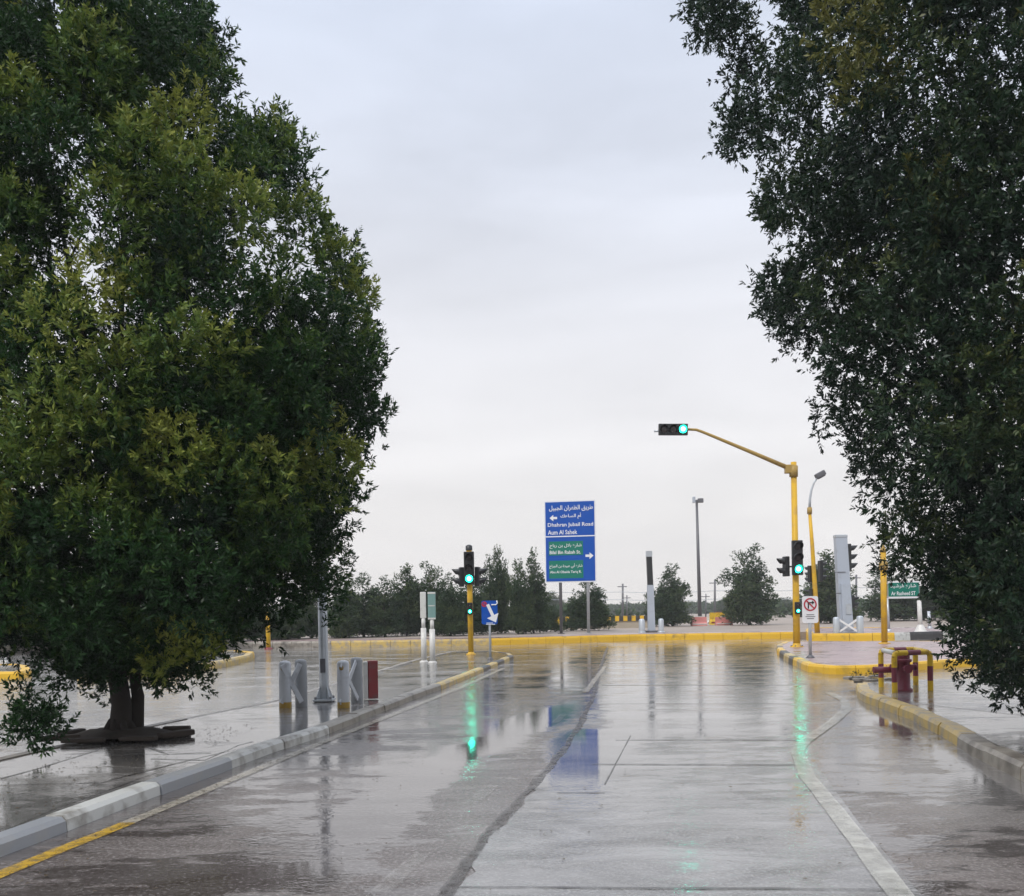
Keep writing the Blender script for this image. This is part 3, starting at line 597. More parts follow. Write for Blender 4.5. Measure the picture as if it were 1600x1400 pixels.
rextra = [(1402, 878, 30, 22, -.5, .25), (1392, 858, 22, 18, -.3, .25), (1250, 120, 34, 40, .1, .3), (1262, 60, 36, 40, -.2, .3), (1280, 10, 40, 40, .2, .3), (1240, 180, 34, 36, .1, .3), (1300, 240, 40, 40, 0, .3), (1310, 90, 40, 36, .4, .3), (1350, 150, 40, 40, .6, .3), (1112, 20, 22, 42, 0, .25), (1150, 95, 24, 40, .2, .25), (1145, 205, 18, 38, -.2, .2), (1205, 325, 24, 22, 0, .3), (1205, 445, 26, 24, .2, .25), (1228, 520, 16, 26, 0, .2), (1275, 672, 15, 15, 0.1, .2), (1300, 640, 24, 30, 0, .25), (1578, 1085, 26, 20, -.6, .2), (1520, 1035, 36, 30, -.4, .2),
          (1430, 295, 36, 26, -3.0, .88), (1480, 305, 34, 26, -3.0, .75), (1455, 355, 40, 26, -2.8, .7), (1585, 540, 34, 50, -3.0, .8), (1570, 640, 46, 50, -3.0, .66), (1560, 690, 40, 34, -2.9, .62), (1610, 980, 50, 50, -3.0, .6), (1320, 90, 40, 36, -1.9, .6), (1360, 60, 34, 30, -2, .5), (1500, 150, 40, 40, -2.6, .45)]
rgaps = [(1420, 190, 16), (1460, 60, 18), (1540, 380, 18), (1350, 300, 14), (1500, 260, 14), (1315, 150, 22), (1378, 385, 26), (1290, 160, 16), (1590, 40, 26), (1490, 440, 18), (1560, 230, 18), (1260, 330, 14), (1420, 500, 14), (1350, 620, 12)]
RT = thing('broadleaf_tree', 'tall dark-leaved tree overhanging the right footway behind the hydrant', 'tree', RB, 0, 'large roadside trees framing the road')
rl = crown_lobes(rpoly, RY, 1780, 690, 3.4, 285, 15, rgaps, rtone, rextra, 30, 74)
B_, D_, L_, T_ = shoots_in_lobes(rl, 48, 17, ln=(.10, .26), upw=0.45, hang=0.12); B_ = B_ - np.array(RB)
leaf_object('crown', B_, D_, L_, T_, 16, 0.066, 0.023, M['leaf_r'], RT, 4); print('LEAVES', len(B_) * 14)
tree_wood(RT, RB, {'top': at(1775, 900, 12.4), 'limbs': [at(x, y, RY + d) for x, y, d in
    [(1290, 350, 0), (1300, 480, .3), (1400, 700, .2), (1470, 860, .4), (1400, 200, .6), (1450, 100, .3), (1560, 600, -.8), (1520, 1020, -.3), (1700, 100, .5), (1900, 300, .6), (2100, 500, 0), (1950, 800, .4), (1600, 300, -1), (1480, 450, .5)]]}, 19, 0.2)
# low edging stones round the left tree's pit
pit = thing('tree_pit', 'dark broken stone edging and soil round the trunk of the left tree', 'tree pit', (LB.x, LB.y, 0.128))
sm = MB(); Rn = random.Random(2)
hp = []
for k in range(22):
    a = 2 * math.pi * k / 22; hp.append((math.cos(a) * (0.62 + Rn.uniform(-.05, .05)), math.sin(a) * (0.5 + Rn.uniform(-.05, .05))))
vs = [(0, 0, 0.10)] + [(x * .6, y * .6, .085 + Rn.uniform(-.01, .01)) for x, y in hp] + [(x, y, 0.02) for x, y in hp]
fs = [(0, 1 + k, 1 + (k + 1) % 22) for k in range(22)] + [(1 + k, 23 + k, 23 + (k + 1) % 22, 1 + (k + 1) % 22) for k in range(22)]
MB().add(vs, fs, 0, True).build('soil', M['soil'], pit)
for (x, y, lx, ly, lz, rz) in [(-.62, -.35, .5, .14, .06, .5), (-.2, -.58, .5, .12, .05, .05), (.42, -.5, .45, .12, .055, -.1), (.75, -.15, .45, .14, .07, .9), (.58, .36, .34, .12, .07, .1), (-.7, .2, .4, .12, .06, 1.3)]:
    MB().box((x, y, lz / 2), (lx, ly, lz), 0, 0.02, rz).build('edging_stone', M['soil'], pit)

def litter(name, label, areas, z, n, seed, mat):
    R = np.random.RandomState(seed); co = []; per = n // len(areas)
    for poly in areas:
        a = np.array(poly); lo = a.min(0); hi_ = a.max(0); k = 0
        while k < per:
            x, y = R.uniform(lo, hi_)
            if not in_poly(x, y, poly): continue
            k += 1; t = R.rand() * 6.28; L = R.uniform(.018, .045); W_ = L * .38; c_, s_ = math.cos(t), math.sin(t); zz = z + R.uniform(.001, .004)
            co += [(x, y, zz), (x + c_ * L * .5 - s_ * W_ / 2, y + s_ * L * .5 + c_ * W_ / 2, zz + R.uniform(0, .006)), (x + c_ * L, y + s_ * L, zz), (x + c_ * L * .5 + s_ * W_ / 2, y + s_ * L * .5 - c_ * W_ / 2, zz + R.uniform(0, .004))]
    me = bpy.data.meshes.new(name); me.from_pydata(co, [], [tuple(range(4 * i, 4 * i + 4)) for i in range(len(co) // 4)]); me.materials.append(mat)
    o = bpy.data.objects.new(name, me); C.objects.link(o); return tag(o, label, 'fallen leaves', None, 'stuff')
M['litter'] = paint('fallen_leaf', (0.07, 0.05, 0.022), 0.5, dirt=0.8, dirtcol=(0.03, 0.022, 0.012), scale=30, bump=0)
lx, ly = LB.x, LB.y
litter('fallen_leaves', 'small brown leaves scattered on the median around the left tree', [[(lx - 1.0, ly - 1.2), (lx + 1.5, ly - 1.0), (lx + 1.5, ly + 1.2), (lx - .3, ly + 1.2)], [(-5.0, 5.5), (-3.7, 5.5), (-3.4, 10.5), (-4.9, 10.5)]], 0.110, 900, 3, M['litter'])
litter('fallen_leaves', 'small brown leaves lying in the gutter and over the near road', [[(-3.3, 5), (-2.95, 5), (-2.3, 12), (-2.6, 12)], [(-2.6, 4.5), (4.0, 4.5), (5.0, 14), (-1.8, 14)], [(4.6, 7.2), (5.1, 7.2), (5.75, 13.5), (5.3, 13.5)]], 0.012, 620, 4, M['litter'])
# ------------------------------------------------------------------ trees and scrub beyond the junction
def far_proto(seed, spires, low):
    R = random.Random(seed); lobes = []      # unit tree: height 1, half width 0.25
    for (sx, sy, top, rw) in spires:
        n = 9
        for i in range(n):
            t = (i + 0.6) / n; z = 0.04 + t * (top - 0.06); r = rw * (1.0 - 0.68 * t ** 2.0) * R.uniform(.85, 1.15)
            for j in range(3 if t < 0.7 else 1):
                a = R.uniform(0, 6.28); q = r * 0.62 if t < 0.85 else 0.0
                lobes.append((sx + math.cos(a) * q, sy + math.sin(a) * q, z, r * .62 + .02, r * .62 + .02, 0.075, 0.4 + R.uniform(-.22, .3)))
    for _ in range(low):
        a = R.uniform(0, 6.28); q = R.uniform(0.05, .2); lobes.append((math.cos(a) * q, math.sin(a) * q, R.uniform(.06, .3), .08, .08, .07, .35 + R.uniform(-.2, .2)))
    # convert to 5 m tree
    lobes = [(a * 5, b * 5, c * 5, d * 5, e_ * 5, f * 5, g) for a, b, c, d, e_, f, g in lobes]
    Bs, Ds, Ls, Ts = shoots_in_lobes(lobes, 22, seed, ln=(0.12, 0.28), upw=0.8); Bs[:, 2] = np.maximum(Bs[:, 2], 0.02)
    t = thing('evergreen_tree', 'x', 'tree')
    leaf_object('crown', Bs, Ds, Ls, Ts, 7, 0.13, 0.06, M['leaf_f'], t, seed)
    wd = MB(); wd.tube([(0, 0, -.05), (.03, 0, 1), (0.0, .02, 2.6), (0.03, 0, 3.9)], [.09, .07, .045, .01], 8)
    for k in range(8):
        a = R.uniform(0, 6.28); z = R.uniform(.3, 2.6); wd.tube([(0, 0, z), (math.cos(a) * .4, math.sin(a) * .4, z + .5), (math.cos(a) * .6, math.sin(a) * .6, z + 1.1)], [.035, .02, .006], 5)
    wd.build('trunk', M['bark'], t)
    return t
protos = [far_proto(41, [(0, 0, 1.0, .22), (.08, .03, .86, .16)], 7), far_proto(42, [(-.07, 0, 1.0, .19), (.10, .02, .90, .19), (.02, .1, .7, .18)], 8),
          far_proto(43, [(0, 0, .96, .17), (-.1, .0, .8, .15), (.12, -.03, .84, .15), (.03, .09, 1.0, .12)], 10), far_proto(44, [(0, 0, 1.0, .25), (.12, .05, .72, .18), (-.12, 0, .76, .17)], 12)]
used = set()
def place_far(px, top, hw, Y, kind, label, group='evergreen trees beyond the junction', rz=None):
    o = protos[kind] if kind not in used else copy_tree(protos[kind]); used.add(kind)
    Y = Y - 4.5 if px < 860 and Y < 66 else Y; c = at(px, top, Y); h = (c.z - 0.33) * 1.04; s = h / 5.0; sw = hw * Y / FPX / 1.08
    o.location = (c.x, Y, 0.33); o.scale = (sw, sw, s); o.rotation_euler = (0, 0, (px * 1.7) % 6.28 if rz is None else rz)
    o['label'] = label; o['group'] = group; return o
FT = [(448, 942, 26, 55, 3, 'low bushy evergreen left of the grey lamp post'),
      (486, 903, 28, 57, 0, 'grey-green evergreen directly behind the grey lamp post'),
      (535, 908, 26, 56, 2, 'first evergreen right of the grey lamp post'),
      (567, 903, 28, 58, 3, 'rounded evergreen standing second to the right of the grey lamp post'),
      (600, 906, 24, 57, 0, 'slim evergreen halfway from the lamp post to the two white posts'),
      (634, 886, 26, 59, 2, 'tall leafy evergreen just left of the two white posts'),
      (672, 884, 26, 60, 1, 'twin-topped evergreen right behind the two white posts'),
      (703, 903, 22, 57, 3, 'low evergreen between the white posts and the left traffic signal'),
      (738, 903, 24, 58, 0, 'evergreen directly behind the left traffic signal'),
      (764, 876, 18, 61, 0, 'evergreen rising behind the small blue keep-right sign'),
      (781, 858, 17, 62, 2, 'tallest spired evergreen right of the left traffic signal'),
      (808, 880, 20, 59, 1, 'evergreen between the tallest spire and the one beside the blue board'),
      (832, 866, 21, 60, 0, 'pointed evergreen nearest to the left edge of the big blue board'),
      (853, 934, 15, 64, 3, 'small dark bush at the foot of the pointed evergreen by the blue board'),
      (918, 905, 25, 61, 3, 'rounded evergreen beneath the big blue direction board'),
      (1016, 925, 14, 74, 0, 'small bush peeping out left of the black-topped column'),
      (1050, 887, 27, 72, 1, 'evergreen with three peaks right of the black-topped column'),
      (1169, 858, 31, 72, 1, 'isolated two-peaked evergreen left of the signal with the long arm'),
      (1297, 864, 36, 74, 2, 'evergreen behind the broad silver column'),
      (1385, 885, 34, 80, 0, 'evergreen behind the yellow pole carrying the green street sign'),
      (1440, 900, 40, 82, 3, 'broad evergreen behind the white post on the black kerb block'),
      (395, 935, 30, 54, 3, 'evergreen behind the short yellow post'),
      (330, 950, 40, 52, 1, 'evergreen half hidden under the left tree, above the yellow corner kerb'),
      (40, 930, 60, 50, 3, 'dark bushy evergreen behind the island at the left border'),
      (-70, 930, 60, 52, 1, 'dark bushy evergreen just outside the left border'),
      (150, 930, 60, 54, 0, 'evergreen hidden behind the trunk of the left tree'),
      (240, 940, 45, 53, 2, 'evergreen seen through the lowest leaves right of the left trunk')]
for a in FT: place_far(*a)
for a in [(1130, 938, 11, 190, 0, 'faint distant tree left of the two-peaked evergreen'), (1226, 936, 14, 170, 3, 'faint distant tree right of the two-peaked evergreen'), (1255, 945, 20, 150, 3, 'hazy distant tree behind the no-turn sign'),
          (893, 935, 14, 150, 3, 'hazy distant tree left of the tree under the blue board'), (866, 925, 16, 180, 2, 'hazy distant tree behind the left post of the blue board')]:
    place_far(*a, group='distant trees in the haze')
# far-off scrub
R = random.Random(77); lob = []
for _ in range(520):
    Y = R.uniform(230, 420); px = R.uniform(-300, 1900); h = R.uniform(1.2, 3.0); lob.append((at(px, 950, Y).x, Y, 0.3 + h * .4, R.uniform(4, 9), 3, h * .55, R.uniform(.2, .6)))
for _ in range(60):
    Y = R.uniform(110, 170); px = R.uniform(1195, 1700); h = R.uniform(1.0, 2.2); lob.append((at(px, 950, Y).x, Y, 0.3 + h * .4, R.uniform(1.0, 2.6), 1.5, h * .6, R.uniform(.2, .6)))
for _ in range(40):
    Y = R.uniform(95, 140); px = R.uniform(420, 1000); h = R.uniform(.5, 1.1); lob.append((at(px, 950, Y).x, Y, 0.3 + h * .4, R.uniform(1.0, 2.6), 1.5, h * .6, R.uniform(.2, .6)))
Bs, Ds, Ls, Ts = shoots_in_lobes(lob, 0.9, 5, ln=(.5, 1.1)); Bs[:, 2] = np.maximum(Bs[:, 2], 0.35)
sc_ = leaf_object('scrub', Bs, Ds, Ls, Ts, 9, 0.75, 0.42, M['leaf_f'], None, 12); tag(sc_, 'low grey-green scrub along the hazy horizon beyond the junction', 'scrub', None, 'stuff')

# ------------------------------------------------------------------ lettering
AR = {'ا': 'FE8D FE8E', 'أ': 'FE83 FE84', 'ب': 'FE8F FE90 FE91 FE92', 'ت': 'FE95 FE96 FE97 FE98', 'ج': 'FE9D FE9E FE9F FEA0', 'ح': 'FEA1 FEA2 FEA3 FEA4', 'خ': 'FEA5 FEA6 FEA7 FEA8',
      'د': 'FEA9 FEAA', 'ر': 'FEAD FEAE', 'ز': 'FEAF FEB0', 'س': 'FEB1 FEB2 FEB3 FEB4', 'ش': 'FEB5 FEB6 FEB7 FEB8', 'ص': 'FEB9 FEBA FEBB FEBC', 'ط': 'FEC1 FEC2 FEC3 FEC4', 'ظ': 'FEC5 FEC6 FEC7 FEC8',
      'ع': 'FEC9 FECA FECB FECC', 'غ': 'FECD FECE FECF FED0', 'ف': 'FED1 FED2 FED3 FED4', 'ق': 'FED5 FED6 FED7 FED8', 'ك': 'FED9 FEDA FEDB FEDC', 'ل': 'FEDD FEDE FEDF FEE0', 'م': 'FEE1 FEE2 FEE3 FEE4',
      'ن': 'FEE5 FEE6 FEE7 FEE8', 'ه': 'FEE9 FEEA FEEB FEEC', 'و': 'FEED FEEE', 'ي': 'FEF1 FEF2 FEF3 FEF4', 'ة': 'FE93 FE94', '\u0001': 'FEFB FEFC'}
AR = {k: [chr(int(h, 16)) for h in v.split()] for k, v in AR.items()}
def arabic(s):
    """joined letter shapes, stored in drawing order"""
    s = s.replace('لا', '\u0001'); o = []
    for i, ch in enumerate(s):
        if ch not in AR: o.append(ch); continue
        f = AR[ch]; pj = i > 0 and s[i - 1] in AR and len(AR[s[i - 1]]) == 4; nj = len(f) == 4 and i + 1 < len(s) and s[i + 1] in AR
        o.append(f[3] if pj and nj else f[1] if pj else f[2] if nj else f[0])
    return ''.join(reversed(o))
def lettering(txt, parent, x0, x1, zc, h, y, mat, name='lettering', weight=0.012):
    """text as thin raised letters on a sign that faces -Y, stretched to run from x0 to x1, height about h"""
    cu = bpy.data.curves.new(name, 'FONT'); cu.body = txt; cu.size = 1.0; cu.extrude = 0.004; cu.offset = weight; cu.resolution_u = 2
    to = bpy.data.objects.new(name, cu); scene.collection.objects.link(to); bpy.context.view_layer.update()
    dg = bpy.context.evaluated_depsgraph_get(); me = bpy.data.meshes.new_from_object(to.evaluated_get(dg)); bpy.data.objects.remove(to); bpy.data.curves.remove(cu)
    if not len(me.vertices): return None
    co = np.array([q.co for q in me.vertices]); lo, hi_ = co.min(0), co.max(0); sx = (x1 - x0) / (hi_[0] - lo[0]); sz = h / (hi_[1] - lo[1])
    for q in me.vertices: q.co = Vector((x0 + (q.co.x - lo[0]) * sx, y + (-0.004 if q.co.z > 0 else 0.001), zc + (q.co.y - (lo[1] + hi_[1]) / 2) * sz))
    me.materials.clear(); me.materials.append(mat); o = bpy.data.objects.new(name, me); C.objects.link(o); o.parent = parent; return o
def arrow(parent, cx, cz, L, ang, y, mat, w_=0.22, hd=0.42):
    """flat arrow plate, pointing along ang in the sign's plane"""
    s = L; P = [(-.5 * s, -w_ * s / 2), (.5 * s - hd * s, -w_ * s / 2), (.5 * s - hd * s, -hd * s * .85), (.5 * s, 0), (.5 * s - hd * s, hd * s * .85), (.5 * s - hd * s, w_ * s / 2), (-.5 * s, w_ * s / 2)]
    ca, sa = math.cos(ang), math.sin(ang); Q = [(cx + a * ca - b * sa, cz + a * sa + b * ca) for a, b in P]; n = len(Q)
    vs = [(a, y - .004, b) for a, b in Q] + [(a, y + .001, b) for a, b in Q]
    return MB().add(vs, [tuple(range(n)), tuple(reversed(range(n, 2 * n)))] + [(i, n + i, n + (i + 1) % n, (i + 1) % n) for i in range(n)]).build('arrow', mat, parent)
def ring(parent, cx, cz, r, t_, y, mat, name='ring', slash=None):
    mb = MB(); n = 32; vs = []; fs = []
    for k in range(n):
        a = 2 * math.pi * k / n
        for rr_ in (r, r - t_): vs.append((cx + rr_ * math.cos(a), y, cz + rr_ * math.sin(a)))
    for k in range(n): fs.append((2 * k, 2 * ((k + 1) % n), 2 * ((k + 1) % n) + 1, 2 * k + 1))
    mb.add(vs, fs)
    if slash is not None:
        ca, sa = math.cos(slash), math.sin(slash); q = t_ * .5; rr_ = r - t_ * .5
        mb.add([(cx - rr_ * ca - q * sa, y - .002, cz - rr_ * sa + q * ca), (cx - rr_ * ca + q * sa, y - .002, cz - rr_ * sa - q * ca), (cx + rr_ * ca + q * sa, y - .002, cz + rr_ * sa - q * ca), (cx + rr_ * ca - q * sa, y - .002, cz + rr_ * sa + q * ca)], [(0, 1, 2, 3)])
    return mb.build(name, mat, parent)

# ------------------------------------------------------------------ traffic signals
def visor(parent, c, r, L, mat=None):
    """cut-away hood: a thick shell round the upper part of a lens, facing -Y"""
    n = 18; vs = []; fs = []
    for k in range(n + 1):
        a = math.radians(-35 + 250 * k / n); ln = L * (0.30 + 0.70 * max(0.0, math.sin(a) * .6 + .4))
        for (rr_, yy_) in ((r, 0), (r, -ln), (r * .93, -ln), (r * .93, 0)): vs.append((c[0] + rr_ * math.cos(a), c[1] + yy_, c[2] + rr_ * math.sin(a)))
    for k in range(n):
        for j in range(3): fs.append((4 * k + j, 4 * k + 4 + j, 4 * k + 5 + j, 4 * k + 1 + j))
    return MB().add(vs, fs, 0, True).build('visor', M['black'], parent)
def signal_head(root, c, rz, on=None, n=3, r=0.105, pitch=0.33, w_=0.30, d=0.16, horizontal=False, name='signal_head', vis=0.24, board=True):
    h = pitch * n + 0.03; hd = MB()
    if horizontal: hd.box((0, 0, 0), (h, d, w_), 0, 0.025)
    else: hd.box((0, 0, 0), (w_, d, h), 0, 0.025)
    for i in range(n):
        o_ = (i - (n - 1) / 2) * pitch
        hd.tube([(o_ if horizontal else 0, -d / 2, 0 if horizontal else -o_), (o_ if horizontal else 0, -d / 2 - .02, 0 if horizontal else -o_)], r * 1.18, 20)
    head = hd.build(name, M['black'], root); head.location = c; head.rotation_euler = (0, 0, rz)
    for i in range(n):
        o_ = (i - (n - 1) / 2) * pitch; p = (o_, -d / 2 - .02, 0) if horizontal else (0, -d / 2 - .02, -o_)
        lit = on is not None and i == on
        prof = [(r, 0), (r * .92, .018), (r * .7, .035), (r * .4, .046), (0.002, .05)]
        m_ = Matrix.Translation(Vector(p)) @ Matrix.Rotation(math.radians(90), 4, 'X')
        lens = MB().lathe(prof, 20, 0, m_)
        if lit: lens.lathe([(r * .62, .0405), (r * .4, .0495), (0.001, .054)], 20, 1, m_)
        lens.build('lens', [M['green_on'], M['green_core']] if lit else M['lens_off'], head)
        if vis: visor(head, p, r * 1.16, vis)
    return head
def repeater(root, c, rz=0.0):
    return signal_head(root, c, rz, on=1, n=2, r=0.055, pitch=0.2, w_=0.19, d=0.1, name='low_signal_head', vis=0.05)

p = G(736, 1023, 0.11); k = p.y / FPX
t = thing('traffic_signal', 'yellow-poled traffic signal showing green at the tip of the left median', 'traffic signal', p, 0, 'traffic signals at the junction')
t.rotation_euler = (0, -0.004, 0)
def hz(py, px, Y): return at(px, py, Y).z
zt = hz(853, 733, p.y) - .11
MB().tube([(0, 0, 0), (0, 0, zt)], 0.095, 16).lathe([(.17, 0), (.17, .03), (.12, .05), (.1, .1)], 16).build('pole', M['pole_yellow'], t)
MB().lathe([(.12, zt - .16), (.12, zt), (.05, zt + .04), (.001, zt + .05)], 14).build('pole_cap', M['black'], t)
zc = hz(888, 733, p.y) - .11
signal_head(t, (0, -0.19, zc), 0, on=2, r=.125, pitch=.375, w_=.36)
signal_head(t, (-.29, 0.05, zc - .30), math.radians(-78), n=2, r=.105, pitch=.33, w_=.3)
signal_head(t, (.29, 0.05, zc - .30), math.radians(78), n=2, r=.105, pitch=.33, w_=.3)
MB().box((0, .05, zc - .32), (.5, .05, .05)).build('bracket', M['black'], t); MB().box((0, -.05, zc + .4), (.06, .2, .05)).build('bracket', M['black'], t)
repeater(t, (0, -.14, hz(951, 734, p.y) - .11))

# right signal with the long arm
p = G(1245, 1011, 0.19)
t = thing('traffic_signal', 'yellow traffic signal with long mast arm on the pink island, all lights green', 'traffic signal', p, 0, 'traffic signals at the junction')
zt = hz(722, 1240, p.y) - .19; s_ = p.y / FPX
MB().tube([(0, 0, 0), (0, 0, 1.6), (-.01, 0, zt)], [.125, .115, .10], 18).lathe([(.24, 0), (.24, .025), (.15, .04), (.13, .14)], 16).build('pole', M['pole_yellow'], t)
for a in range(6): MB().tube([(.2 * math.cos(a * 1.047), .2 * math.sin(a * 1.047), .02), (.2 * math.cos(a * 1.047), .2 * math.sin(a * 1.047), .07)], .018, 6).build('anchor_bolt', M['grey_dark'], t)
def loc(px, py): q = at(px, py, p.y); return Vector((q.x - p.x, 0, q.z - p.z))
MB().box(tuple(loc(1233, 733)), (.30, .22, .30), 0, .02).tube([loc(1240, 728), loc(1240, 745)], .15, 16).build('clamp', M['old_yellow'], t)
arm = [loc(1236, 733), loc(1180, 709), loc(1120, 684), loc(1098, 675), loc(1088, 671.5), loc(1078, 671), loc(1070, 671)]
MB().tube(arm, [.085, .07, .055, .05, .048, .045, .045], 14).build('mast_arm', M['old_yellow'], t)
q = loc(1051, 672)
MB().tube([loc(1022, 674), loc(1034, 673)], .035, 10).build('arm_end', M['steel'], t)
hh = signal_head(t, tuple(q + Vector((0, -.09, 0))), 0, on=2, r=.135, pitch=.335, w_=.40, horizontal=True, vis=.16)
hh.rotation_euler = (0, math.radians(1.0), 0)
zc = hz(872, 1243, p.y) - .19
signal_head(t, (.0, -.22, zc), 0, on=2, r=.135, pitch=.40, w_=.37)
signal_head(t, (-.33, .03, zc - .29), math.radians(-82), n=2, r=.105, pitch=.34, w_=.3)
MB().box((-.12, .03, zc - .3), (.3, .05, .05)).build('bracket', M['black'], t); MB().box((0, -.1, zc + .3), (.06, .2, .05)).build('bracket', M['black'], t)
repeater(t, (0, -.16, hz(950, 1245, p.y) - .19))

# leaning lamp pole with signals, behind
p = G(1277, 990, 0.34); p = at(1277, 984, 47); p.z = .34; s_ = p.y / FPX
t = thing('street_lamp', 'leaning yellow street lamp with curved grey neck behind the no-turn sign', 'street lamp', p)
MB().tube([(0, 0, 0), loc(1274, 930), loc(1269, 850), loc(1265, 799)], [.13, .12, .095, .08], 14).build('pole', M['pole_yellow'], t)
MB().tube([loc(1265, 797), loc(1265.5, 780), loc(1268, 765), loc(1272, 754), loc(1277, 747)], [.07, .06, .05, .045, .045], 12).build('neck', M['steel'], t)
MB().tube([loc(1265, 803), loc(1265, 793)], .12, 12).build('collar', M['old_yellow'], t)
ml = Matrix.Translation(loc(1281.5, 741.5)) @ Matrix.Rotation(math.radians(-28), 4, 'Y')
MB().box((0, 0, 0), (.50, .34, .26), 0, .06, 0, ml).box((.0, 0, -.12), (.36, .24, .10), 0, .03, 0, ml).build('lamp_head', M['grey_dark'], t)
signal_head(t, tuple(loc(1270.5, 897) + Vector((-.1, .1, 0))), math.radians(-150), n=3, r=.09, pitch=.27, w_=.26)
signal_head(t, tuple(loc(1283, 892) + Vector((.0, .1, 0))), math.radians(100), n=3, r=.1, pitch=.33, w_=.28)
signal_head(t, tuple(loc(1267, 928)), math.radians(-120), n=2, r=.07, pitch=.25, w_=.2)

# silver columns ------------------------------------------------------
def guard_post(parent, x, y, h, r, name='guard_post', mats=None, bands=False):
    mb = MB(); mb.lathe([(r, 0), (r, h - r * .5), (r * .8, h - r * .15), (r * .3, h), (0.001, h)], 16)
    if bands: mb.lathe([(r + .003, 0.0), (r + .003, .09), (r, .095)], 16, 1)
    mb.add([], [])
    o = mb.build(name, mats or M['steel_blue'], parent); o.location = (x, y, 0); return o
def xbrace(parent, a, b, z0, z1, mat, wd=.07):
    a = Vector(a); b = Vector(b); d = (b - a).normalized(); nr = Vector((-d.y, d.x, 0)); mb = MB()
    for (za, zb, o_) in ((z0, z1, .012), (z1, z0, -.012)):
        A = Vector((a.x, a.y, za)) + nr * o_; B = Vector((b.x, b.y, zb)) + nr * o_; dr = (B - A).normalized(); up = dr.cross(nr).normalized() * wd / 2; th = nr * .010
        vs = [A + up + th, B + up + th, B - up + th, A - up + th, A + up - th, B + up - th, B - up - th, A - up - th]
        mb.add([tuple(v) for v in vs], [(0, 1, 2, 3), (7, 6, 5, 4), (0, 4, 5, 1), (1, 5, 6, 2), (2, 6, 7, 3), (3, 7, 4, 0)])
    return mb.build('cross_brace', mat, parent)
p = at(1321, 986, 45.8); p.z = .34; Yk = 45.8
t = thing('column_sign', 'broad tilted silver steel column rising from the island between white posts', 'steel column', p)
A, Bt = loc(1313, 840), loc(1323, 978)
def taper_box(mb, a, b, wa, wb, da, db, mi=0):
    vs = []
    for c_, w__, d__ in ((a, wa, da), (b, wb, db)):
        vs += [(c_.x - w__ / 2, c_.y - d__ / 2, c_.z), (c_.x + w__ / 2, c_.y - d__ / 2, c_.z), (c_.x + w__ / 2, c_.y + d__ / 2, c_.z), (c_.x - w__ / 2, c_.y + d__ / 2, c_.z)]
    return mb.add(vs, [(3, 2, 1, 0), (4, 5, 6, 7), (0, 1, 5, 4), (1, 2, 6, 5), (2, 3, 7, 6), (3, 0, 4, 7)], mi)
taper_box(MB(), Vector((.02, 0, 0)), A, .62, .54, .4, .36).build('column', M['steel_blue'], t)
taper_box(MB(), Vector((.05, -.26, 0)), loc(1318, 912) + Vector((0, -.24, 0)), .5, .42, .12, .12).build('front_cover', M['steel_blue'], t)
MB().box(tuple(A + Vector((0, 0, .06))), (.58, .4, .14), 0, .03).build('cap', M['steel'], t)
MB().box((0, 0, .04), (.95, .7, .08), 0, .01).build('base_plate', M['steel'], t)
MB().box((.06, -.335, 1.15), (.26, .02, .5), 0, .004).build('access_door', M['steel'], t)
for zz_ in (1.9, 2.9): MB().box((-.10 - (zz_ * .07), -.21, zz_), (.56, .02, .03)).build('seam_strip', M['grey_dark'], t)
signal_head(t, tuple(loc(1325, 871) + Vector((.05, 0, 0))), math.radians(82), n=3, r=.13, pitch=.42, w_=.34, vis=.3)
signal_head(t, tuple(loc(1333, 940) + Vector((.05, .2, 0))), math.radians(82), n=2, r=.08, pitch=.28, w_=.24)
g = thing('braced_bollards', 'pair of white posts with a crossed steel brace in front of the silver column', 'bollards', (p.x, p.y - .55, .34))
guard_post(g, -.62, 0, .78, .15, mats=M['steel']); guard_post(g, .50, 0, .82, .16, mats=M['steel']); xbrace(g, (-.5, 0, 0), (.4, 0, 0), .06, .66, M['sign_white'], .09)

Yk = 53.5; p = at(1018, 986, Yk); p.z = .34
t = thing('column_sign', 'slender grey column with black upper half beside the blue board', 'steel column', p)
def loc(px, py): q = at(px, py, p.y); return Vector((q.x - p.x, 0, q.z - p.z))
taper_box(MB(), Vector((0, 0, 0)), loc(1016, 914), .40, .34, .3, .28).build('column', M['steel_blue'], t)
taper_box(MB(), loc(1016, 914), loc(1014, 870), .30, .30, .3, .3).build('black_panel', M['black'], t)
taper_box(MB(), loc(1014, 870), loc(1014, 861), .33, .32, .32, .32).build('cap', M['steel'], t)
MB().box((0, 0, .05), (.8, .6, .1), 0, .02).build('base_plate', M['grey_dark'], t)
for px_, l_, wd_ in ((1003, 'grey square-topped guard post left of the black-topped column', .17), (1033, 'white round guard post right of the black-topped column', .15)):
    q = at(px_, 986, Yk - .6); o = MB().lathe([(wd_, 0), (wd_, .68), (wd_ * .7, .75), (.001, .77)], 16).lathe([(wd_ + .05, 0), (wd_ + .05, .05), (wd_, .06)], 16).build('guard_post', M['steel'])
    o.location = (q.x, q.y, .34); tag(o, l_, 'bollard', 'guard posts beside the black-topped column')

